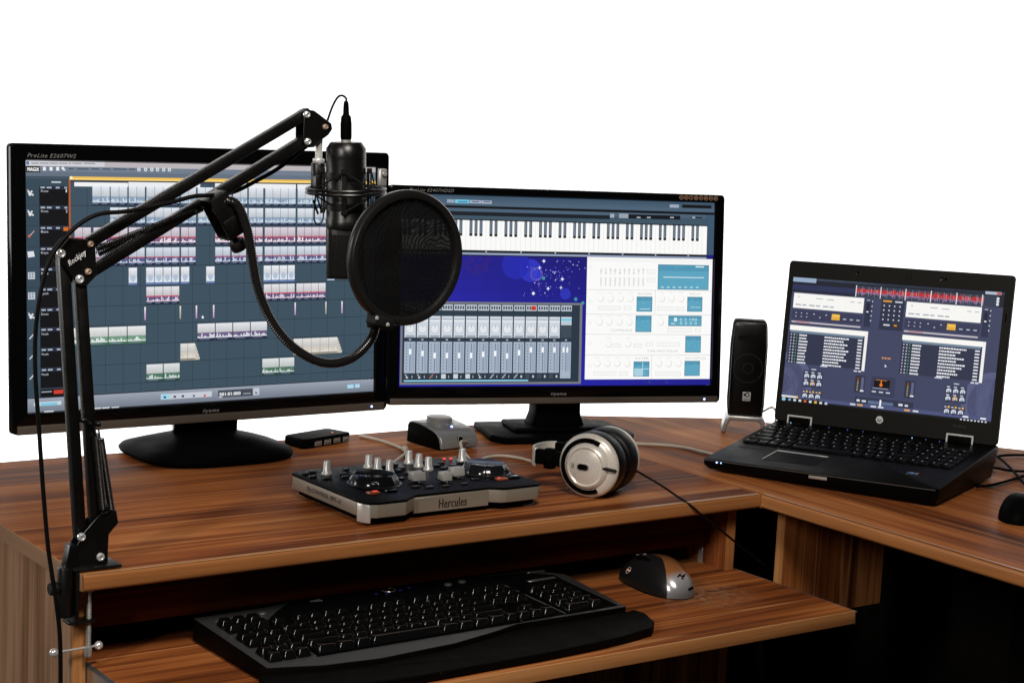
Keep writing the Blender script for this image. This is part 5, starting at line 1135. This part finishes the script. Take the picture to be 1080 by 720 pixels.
b.prism(arc, -.050, .012, bev=.002); b.build('foot', mat('foot_silver', (.32, .32, .32), .3, metal=.5), sp)
cabs = MB(); cabs.tube([SP+sx*.030-sf*.02+Vector((0, 0, .035)), SP+sx*.045-sf*.01+Vector((0, 0, .045)), SP+sx*.052+Vector((0, 0, .035)), SP+sx*.048+sf*.02+Vector((0, 0, .012))], .0016, 8, 6); cabs.build('cable_loop', BEI, sp)

# ================================================================== gaming keyboard
KO = Vector((.1665, -.1160, ZT)); ke = Vector((.6860, -.1090, ZT))
kyaw = .023; KX = Vector((math.cos(kyaw), math.sin(kyaw), 0)); KY = Vector((-KX.y, KX.x, 0)); KM0 = frame(KO, KX, KY, (0, 0, 1))
kb = thing('keyboard', 'large black gaming keyboard with a palm rest on the pulled-out tray', 'keyboard', (.43, 0, ZT), kyaw)
KWd = .520
# sloping body: top surface z = .020 front to .030 rear
def kz(y): return .0215+.045*y
b = MB(KM0)
topo = [(-.002, -.005), (.023, -.0125), (.059, -.024), (.13, -.032), (.18, -.029), (.238, -.026), (.302, -.013), (.349, .0), (.39, -.001), (.457, -.003), (.520, -.004), (.532, .136), (.497, .172), (.36, .178), (.20, .182), (.13, .186), (.10, .178), (0, .176)]
def slab(mb, poly, fz0, fz1, ins=0., mi=0):
    n = len(poly); v = [(x, y, fz0(y)) for x, y in poly]+[(x, y, fz1(y)) for x, y in poly]
    vs, fs = mb.add(v, [tuple(range(n-1, -1, -1)), tuple(range(n, 2*n))]+[(i, (i+1) % n, n+(i+1) % n, n+i) for i in range(n)], None, mi); return fs
fs = slab(b, topo, lambda y: .002, lambda y: kz(y)-.0004); bmesh.ops.recalc_face_normals(b.bm, faces=fs); b._bev(fs, .0014, 2); b.build('case', PAL, kb)
b = MB(KM0); fs = slab(b, [(x_*.997+.0008, y_*.995+.0004) for x_, y_ in topo], lambda y: kz(y)-.0020, lambda y: kz(y)-.0001); bmesh.ops.recalc_face_normals(b.bm, faces=fs); b._bev(fs, .0006, 2); b.build('top_plate', KBF, kb)
b = MB(KM0); bedp = [(.067, .001), (.356, .001), (.358, .002), (.512, .002), (.512, .118), (.515, .140), (.48, .165), (.36, .175), (.20, .179), (.135, .182), (.105, .160), (.067, .125)]
fs = slab(b, bedp, lambda y: kz(y)-.003, lambda y: kz(y)+.0001); b.build('key_bed', BLK, kb)
b = MB(KM0); pal = [(-.004, -.0055)]+[(x_, y_-.0005) for x_, y_ in topo[1:11]]+[(.534, -.002), (.537, -.022), (.526, -.052), (.508, -.068), (.46, -.077), (.414, -.081), (.333, -.084), (.149, -.083), (.03, -.070), (-.012, -.040), (-.016, -.012)]
n = len(pal); fs = slab(b, pal, lambda y: .0015, lambda y: .0150+.09*min(0, y)*.9+.003*math.sin(min(1, max(0, -y/.05))*1.5)); bmesh.ops.recalc_face_normals(b.bm, faces=fs); b._bev(fs, .0022, 3); b.build('palm_rest', PAL, kb)
keym = {}
def keycap(w, d=1.):
    k_ = (round(w, 2), round(d, 2))
    if k_ not in keym:
        bq = MB(); bq.box((0, 0, .0045), (w*.019-.0010, d*.019-.0010, .0100), bev=.0017, seg=4, taper=(1-.0062/(w*.019-.0010), 1-.0060/(d*.019-.0010)))
        o_ = bq.build('key', KEY, None, ang=60); keym[k_] = o_.data; bpy.data.objects.remove(o_)
    return keym[k_]
allk = []
u_ = .019; bx0 = .070
def row(y, x, ws, d=1.):
    for w in ws:
        if w > 0: allk.append((x+w*u_/2, y+d*u_/2, w, d))
        x += abs(w)*u_
ry = [.004, .0235, .0425, .0615, .0805, .106]
row(ry[0], bx0, [1.45, 1.25, 1.15, 5.2, 1.3, 1.2, 1.2, 1.3, .9]); row(ry[1], bx0, [2.25]+[1]*10+[2.45]); row(ry[2], bx0, [1.75]+[1]*11+[1.95]); row(ry[3], bx0, [1.5]+[1]*12+[1.2]); row(ry[4], bx0, [1]*13+[1.7]); row(ry[5], bx0, [1, -.6, 1, 1, 1, 1, -.4, 1, 1, 1, 1, -.35, 1, 1, 1, 1])
nx0 = bx0+15.05*u_; row(ry[0], nx0, [1, 1, 1]); row(ry[1], nx0+u_, [1]); row(ry[3], nx0, [1, 1, 1]); row(ry[4], nx0, [1, 1, 1]); row(ry[5], nx0, [1, 1, 1])
px0 = .4316; row(ry[0], px0, [2, 1]); row(ry[1], px0, [1, 1, 1]); row(ry[2], px0, [1, 1, 1]); row(ry[3], px0, [1, 1, 1, ] if False else [1, 1, 1]); row(ry[4], px0, [1]*3)
gx = .007
for g_ in range(3):
    for r_ in range(2):
        row(.004+.0505*g_+.0185*r_, gx+.0018*g_, [.97, .97, .97])
lastm = MB(KM0); parts = 0
allk.sort(key=lambda k_: k_[1]+.0*k_[0])
for i, (x, y, w, d) in enumerate(allk):
    slp = Matrix.Rotation(math.atan(.045), 4, 'X')
    X2 = KM0 @ Matrix.Translation((x, y, kz(y)+.0006)) @ slp
    if i < 99 or True and parts < 99:
        o_ = bpy.data.objects.new('key', keycap(w, d)); col.objects.link(o_); o_.parent = kb; o_.matrix_parent_inverse = kb.matrix_basis.inverted(); o_.matrix_basis = X2; parts += 1
    else:
        me_ = keycap(w, d); lastm.add([X2 @ v_.co for v_ in me_.vertices], [tuple(p_.vertices) for p_ in me_.polygons], KM0.inverted())
o_ = lastm.build('rear_keys', KEY, kb, ang=60)
o_['kind'] = 'stuff'; o_['label'] = 'rearmost rows of black keys under the desktop'
# round silver buttons, display, media controls
for (x, y) in ((.0215, .1515), (.0405, .1508), (.0602, .1515), (.082, .156), (.356, .160), (.380, .1630)):
    MB(KM0 @ Matrix.Translation((x, y, kz(y)))).lathe([(.0055, 0), (.0055, .0012), (.0045, .0022), (0, .0024)], None, 20).build('round_button', mat('soft_metal', (.22, .22, .23), .3, metal=.8), kb)
b = MB(KM0); b.box((.165, .172, kz(.172)), (.020, .012, .0008)); b.build('display', GLO, kb)
b = MB(KM0)
for k_ in range(4): b.box((.159+.004*k_, .172, kz(.172)+.0008), (.0022, .004+.0016*k_, .0003))
b.build('display_bars', GRY, kb)
b = MB(KM0); 
for q in ((.484, .128, .045, .006), (.498, .158, .03, .002)): b.box((q[0], q[1], kz(q[1])+.001), (q[2], q[3], .0016), bev=.0004, seg=1)
b.build('media_bar', mat('dim_chrome', (.25, .25, .25), .25, metal=.8), kb)
b = MB(KM0); b.torus(.009, .0009, Matrix.Translation((.272, .172, kz(.172)+.0006)), 32, 6); b.build('dial_ring', mat('dim_chrome', (.25, .25, .25), .25, metal=.8), kb)
for (x, y) in ((.250, .166), (.262, .160), (.286, .166), (.302, .170)): MB(KM0).box((x, y, kz(y)+.0004), (.004, .0012, .0004)).build('indicator_light', mat('led_dim_blue', (.02, .02, .1), .4, emit=(.05, .08, 1), es=.12), kb)
# separators on the case
for (x0_, y0_, x1_, y1_) in ((.064, .125, .0655, .002), (.4235, .128, .4265, .004), (.3575, .125, .3582, .004)):
    MB(KM0).bar((x0_, y0_, kz(y0_)+.0004), (x1_, y1_, kz(y1_)+.0004), .0010, .0020, side=(0, 0, 1)).build('case_ridge', mat('ridge_grey', (.06, .062, .065), .35), kb)

# ================================================================== mouse on the tray
def mouse_shape(Lm, Wm, Hm, k=1.0):
    def f(u, v):
        t = u*2*math.pi; a = v*math.pi/2; e = .82
        x = math.cos(t)*math.cos(a)**e; y = math.sin(t)*math.cos(a)**e; z = math.sin(a)
        yy_ = y*Lm/2; w = Wm/2*(1-.10*math.cos(y*2.6)+.05*y*k)
        hz = Hm*z*(.80+.26*math.cos((y+.25)*1.5))
        return Vector((x*w, yy_, hz))
    return f
mo = thing('gaming_mouse', 'large shiny bronze and grey mouse lying on the keyboard tray', 'mouse', (.832, .010, ZT))
my = R(-5); MM = Matrix.Translation((.834, .006, ZT+.0015)) @ Matrix.Rotation(my, 4, 'Z')
fn = mouse_shape(.138, .080, .042)
def patch(name, m_, u0, u1, v0=0., v1=1., off=0., parent=mo, nu=40, nv=28, shp=fn):
    def g(u, v):
        p = shp(u0+(u1-u0)*u, v0+(v1-v0)*v); d = Vector((p.x, p.y, p.z*.9)); 
        return p+(d.normalized()*off if d.length > 1e-6 else Vector((0, 0, off)))
    b = MB(MM); b.grid(g, nu, nv); return b.build(name, m_, parent, recalc=False)
bshell = MB(MM); bshell.grid(fn, 72, 30, close_u=True)
bb_ = bshell
# material by place: glossy back with bronze and silver, grey rubbery thumb side
for f_ in bb_.bm.faces:
    c_ = (MM.inverted() @ f_.calc_center_median()); f_.material_index = 0 if c_.x < -.006+.9*max(0, -c_.y-.018)*-.5+.10*max(0, c_.y) else 1
bmesh.ops.recalc_face_normals(bb_.bm, faces=bb_.bm.faces[:])
bm2 = bpy.data.materials.new('mouse_gloss_fade'); bm2.use_nodes = True; nt = bm2.node_tree; pb = nt.nodes['Principled BSDF']
tc = nt.nodes.new('ShaderNodeTexCoord'); mp_ = nt.nodes.new('ShaderNodeMapping'); mp_.vector_type = 'POINT'
sx3 = nt.nodes.new('ShaderNodeVectorMath'); sx3.operation = 'DOT_PRODUCT'; dirv = MM.to_3x3() @ Vector((0, .75, .66)); sx3.inputs[1].default_value = dirv
sub = nt.nodes.new('ShaderNodeVectorMath'); sub.operation = 'SUBTRACT'; sub.inputs[1].default_value = MM.translation; nt.links.new(tc.outputs['Object'], sub.inputs[0]); nt.links.new(sub.outputs['Vector'], sx3.inputs[0])
rp = nt.nodes.new('ShaderNodeValToRGB'); mr = nt.nodes.new('ShaderNodeMapRange'); mr.inputs['From Min'].default_value = -.05; mr.inputs['From Max'].default_value = .055; nt.links.new(sx3.outputs['Value'], mr.inputs['Value']); nt.links.new(mr.outputs['Result'], rp.inputs['Fac'])
cr = rp.color_ramp; cr.elements[0].position = .0; cr.elements[0].color = (.14, .14, .15, 1); cr.elements[1].position = .9; cr.elements[1].color = (.10, .045, .02, 1); e = cr.elements.new(.24); e.color = (.45, .45, .47, 1); e = cr.elements.new(.36); e.color = (.36, .14, .045, 1)
nt.links.new(rp.outputs['Color'], pb.inputs['Base Color']); pb.inputs['Metallic'].default_value = .35; pb.inputs['Roughness'].default_value = .2; pb.inputs['Coat Weight'].default_value = .5
bb_.build('shell', [MSG, bm2], mo, ang=60)
b = MB(MM); b.grid(lambda u, v: Vector((math.cos(u*6.2832)*v*.0405*(1-.1*math.cos(math.sin(u*6.2832)*2.6)), math.sin(u*6.2832)*v*.0645, -.0008)), 48, 2, close_u=True); b.prism([(math.cos(t)*.037*(1-.1*math.cos(math.sin(t)*2.6)), math.sin(t)*.0625) for t in [k_*6.2832/40 for k_ in range(40)]], -.0012, .002); b.build('sole', BLK, mo)
def onm(u, v, off=.0004): return MM @ (fn(u, v)+Vector((0, 0, off)))
# thumb buttons, wheel, mark
p = MM @ Vector((-.0335, .022, .0195)); nrm = (MM.to_3x3() @ Vector((-1, .25, .75))).normalized(); tf = axis_frame(p, nrm)
b = MB(tf); b.torus(.0046, .0008, Matrix.Identity(4), 28, 6, sx=.6); b.build('button_ring', STL, mo); MB(tf).lathe([(.0008, .0004), (0, .0005)], None, 10).build('indicator_light', LEDO, mo) if False else MB(tf).sph((0, 0, .0002), .0012, 10).build('indicator_light', LEDO, mo)
b = MB(MM); b.box((-.0175, .010, .0385), (.0085, .030, .003), Matrix.Rotation(R(8), 4, 'Z'), bev=.0012); b.build('side_button', GLO, mo)
b = MB(MM); b.cyl((-.0045, .046, .0265), (.0045, .046, .0265), .0088, n=24, ch=.0012); b.build('scroll_wheel', RUB, mo)
b = MB(MM)
for x in (-.006, .006): b.sph((x, .040, .0335), .0026, 10, (1, 1.5, .6))
b.build('wheel_buttons', STL, mo)
def surf(u, v):
    p = fn(u, v); du = fn(u+.01, v)-p; dv = fn(u, v+.01)-p; n_ = du.cross(dv).normalized(); n_ = n_ if n_.z > 0 else -n_
    return frame(p+n_*.0003, du.normalized(), n_.cross(du.normalized()), n_)
b = MB(MM @ surf(.755, .47))
for (x, y, w_, h_, a) in ((-.004, .001, .008, .0022, 25), (.001, -.001, .007, .0020, -20), (.005, .0005, .006, .0016, 15), (-.001, -.004, .003, .003, 0)): b.box((0, 0, .0002), (w_, h_, .0006), Matrix.Translation((x, y, 0)) @ Matrix.Rotation(R(a), 4, 'Z'), bev=.0002, seg=1)
b.build('logo_mark', BLK, mo)
b = MB(MM @ surf(.79, .20)); b.box((0, 0, .0002), (.014, .0030, .0006), bev=.0002, seg=1); b.build('name_mark', BLK, mo)
mcord = [MM @ Vector((0, .062, .010)), MM @ Vector((-.002, .078, .007)), MM @ Vector((-.012, .11, .004)), MM @ Vector((-.03, .15, .003)), MM @ Vector((-.03, .22, .003))]
MB().tube(mcord, .0016, 8, 6).build('cord', CBL, mo)

# ================================================================== second mouse at the edge of the picture
sm = thing('office_mouse', 'plain dark mouse on the side desk, cut off by the right edge of the photo', 'mouse', (1.262, -.272, 0))
MM = Matrix.Translation((1.256, -.262, .001)) @ Matrix.Rotation(R(-58), 4, 'Z'); f2 = mouse_shape(.112, .064, .032)
b = MB(MM); b.grid(f2, 56, 24, close_u=True); b.build('shell', BLK, sm, ang=60)
b = MB(MM); b.grid(lambda u, v: f2(.02+.46*u, .30+.7*v)+Vector((0, 0, .0006)), 30, 16); b.build('button_panel', MSG, sm, ang=60)
b = MB(MM); b.prism([(math.cos(t)*.028, math.sin(t)*.048) for t in [k_*6.2832/36 for k_ in range(36)]], -.0008, .0015); b.build('sole', BLK, sm)

# ================================================================== loose cables
def cab(label, pts, r, m_, name='cable', group=None):
    o_ = MB().tube(pts, r, 9, 7).build(name, m_); tag(o_, label, 'cable', group); return o_
t3 = lambda u, v, z=.0026: at(u, v, 'z', z)
cab('beige cable with a knot crossing the desk behind the volume controller to the DJ controller', [t3(380, 459), t3(398, 463.5), t3(412, 468), t3(423, 472.6), t3(428, 477), t3(424, 481, .006), t3(416, 487, .010), t3(411, 494, .02)], .0023, BEI)
cab('pale cable leaving the right side of the volume controller towards the headphones', [VM @ Vector((.046, -.002, .012)), t3(486, 466, .018), t3(487, 472, .012), t3(492, 480, .006), t3(500, 486.5), t3(515, 481.6), t3(530, 480.4), t3(546, 482.4), t3(560, 486)], .0022, BEI)
cab('pale cable lying on the desk from behind the headphones to under the laptop', [t3(600, 462), t3(640, 463.6), t3(672, 467.4), t3(700, 469), t3(722, 471.6), t3(745, 477), t3(775, 484)], .0022, BEI)
kn = MB().sph(t3(427, 473, .004), .0058, 14, (1.1, .9, .8)).build('cable_knot', BEI); 
kn.name = 'ferrite_bead'; tag(kn, 'round beige bead on the knotted cable beside the volume controller', 'cable bead')
bl = [([(1046, 478), (1058, 486), (1070, 498), (1082, 512)], .006), ([(1040, 483), (1060, 480), (1082, 479.5)], .004), ([(1020, 498), (1045, 493), (1065, 496), (1085, 497)], .004), ([(1010, 508), (1040, 512), (1062, 507), (1084, 500)], .003), ([(1030, 513), (1046, 511), (1066, 506), (1090, 499)], .006)]
lbs = ['uppermost diagonal black cable beside the laptop running down to the picture edge', 'thin straight black cable beside the rear corner of the laptop', 'middle black cable beside the right side of the laptop', 'black cable curving out from under the right side of the laptop', 'lowest black cable looping on the wood nearest the second mouse']
for (pl, z), lb_ in zip(bl, lbs): cab(lb_, [t3(u, v, z) for u, v in pl], .0020, mat('cable_matte', (.003, .003, .003), .8, spec=.02), group='black cables beside the laptop')
cab('thick black cable hanging under the inner corner of the desk', [at(806, 537, 'y', .05), at(814, 548, 'y', .06), at(822, 563, 'y', .06), at(829, 578, 'y', .065), at(834, 620, 'y', .07)], .0036, CBL)
cab('straight black cable hanging down behind the inner corner of the desk', [at(805, 538, 'y', .10), at(804, 570, 'y', .10), at(803, 612, 'y', .10), at(802, 760, 'y', .10)], .0046, CBL)
cab('thin cable hanging below the keyboard tray', [at(826, 655, 'y', .15), at(829, 690, 'y', .15), at(832, 760, 'y', .15)], .0009, mat('cable_grey', (.03, .03, .03), .6, spec=.1))

# ================================================================== light
w = bpy.data.worlds.new('World'); scn.world = w; w.use_nodes = True
w.node_tree.nodes['Background'].inputs[0].default_value = (.75, .85, 1, 1); w.node_tree.nodes['Background'].inputs[1].default_value = .015
def area(name, loc, tgt, sx_, sy_, power, colr, spread=180):
    l = bpy.data.lights.new(name, 'AREA'); l.shape = 'RECTANGLE'; l.size = sx_; l.size_y = sy_; l.energy = power; l.color = colr; l.spread = R(spread)
    o_ = bpy.data.objects.new(name, l); col.objects.link(o_); o_.location = loc; d = Vector(tgt)-Vector(loc); o_.rotation_euler = d.to_track_quat('-Z', 'Y').to_euler(); return o_
area('key_lamp', (-.15, -1.25, 1.62), (.45, .0, -.02), .5, .5, 31, (1, .93, .84))
area('side_lamp', (-2.1, -1.35, 1.40), (.35, 0, 0), .14, .75, 34, (1, .95, .88))
area('added_left_fill', (-2.7, 3.0, .85), (0, 0, .15), 1.5, 1.5, 42, (1, .98, .95))  # added unseen area light, no window; greys the boom arm's left faces
for k_, xo in enumerate((-1.5, 0, 1.5)):  # unseen lamps added above and below to burn the wall to white
    p = wc+rt*xo-fw*.75; area('added_wall_light', (p.x, p.y, 1.55), tuple(wc+rt*xo*1.1+Vector((0, 0, .45))), 1.3, .2, 9.5, (1, 1, 1), 120)
    p = wc+rt*xo-fw*.70; area('added_wall_light', (p.x, p.y, -.62), tuple(wc+rt*xo*1.1+Vector((0, 0, .12))), 1.3, .2, 10.8, (1, 1, 1), 110)
scn.render.engine = 'CYCLES'; scn.cycles.use_denoising = True; scn.cycles.max_bounces = 6
scn.view_settings.view_transform = 'Standard'; scn.view_settings.look = 'None'; scn.view_settings.exposure = 0; scn.view_settings.gamma = 1
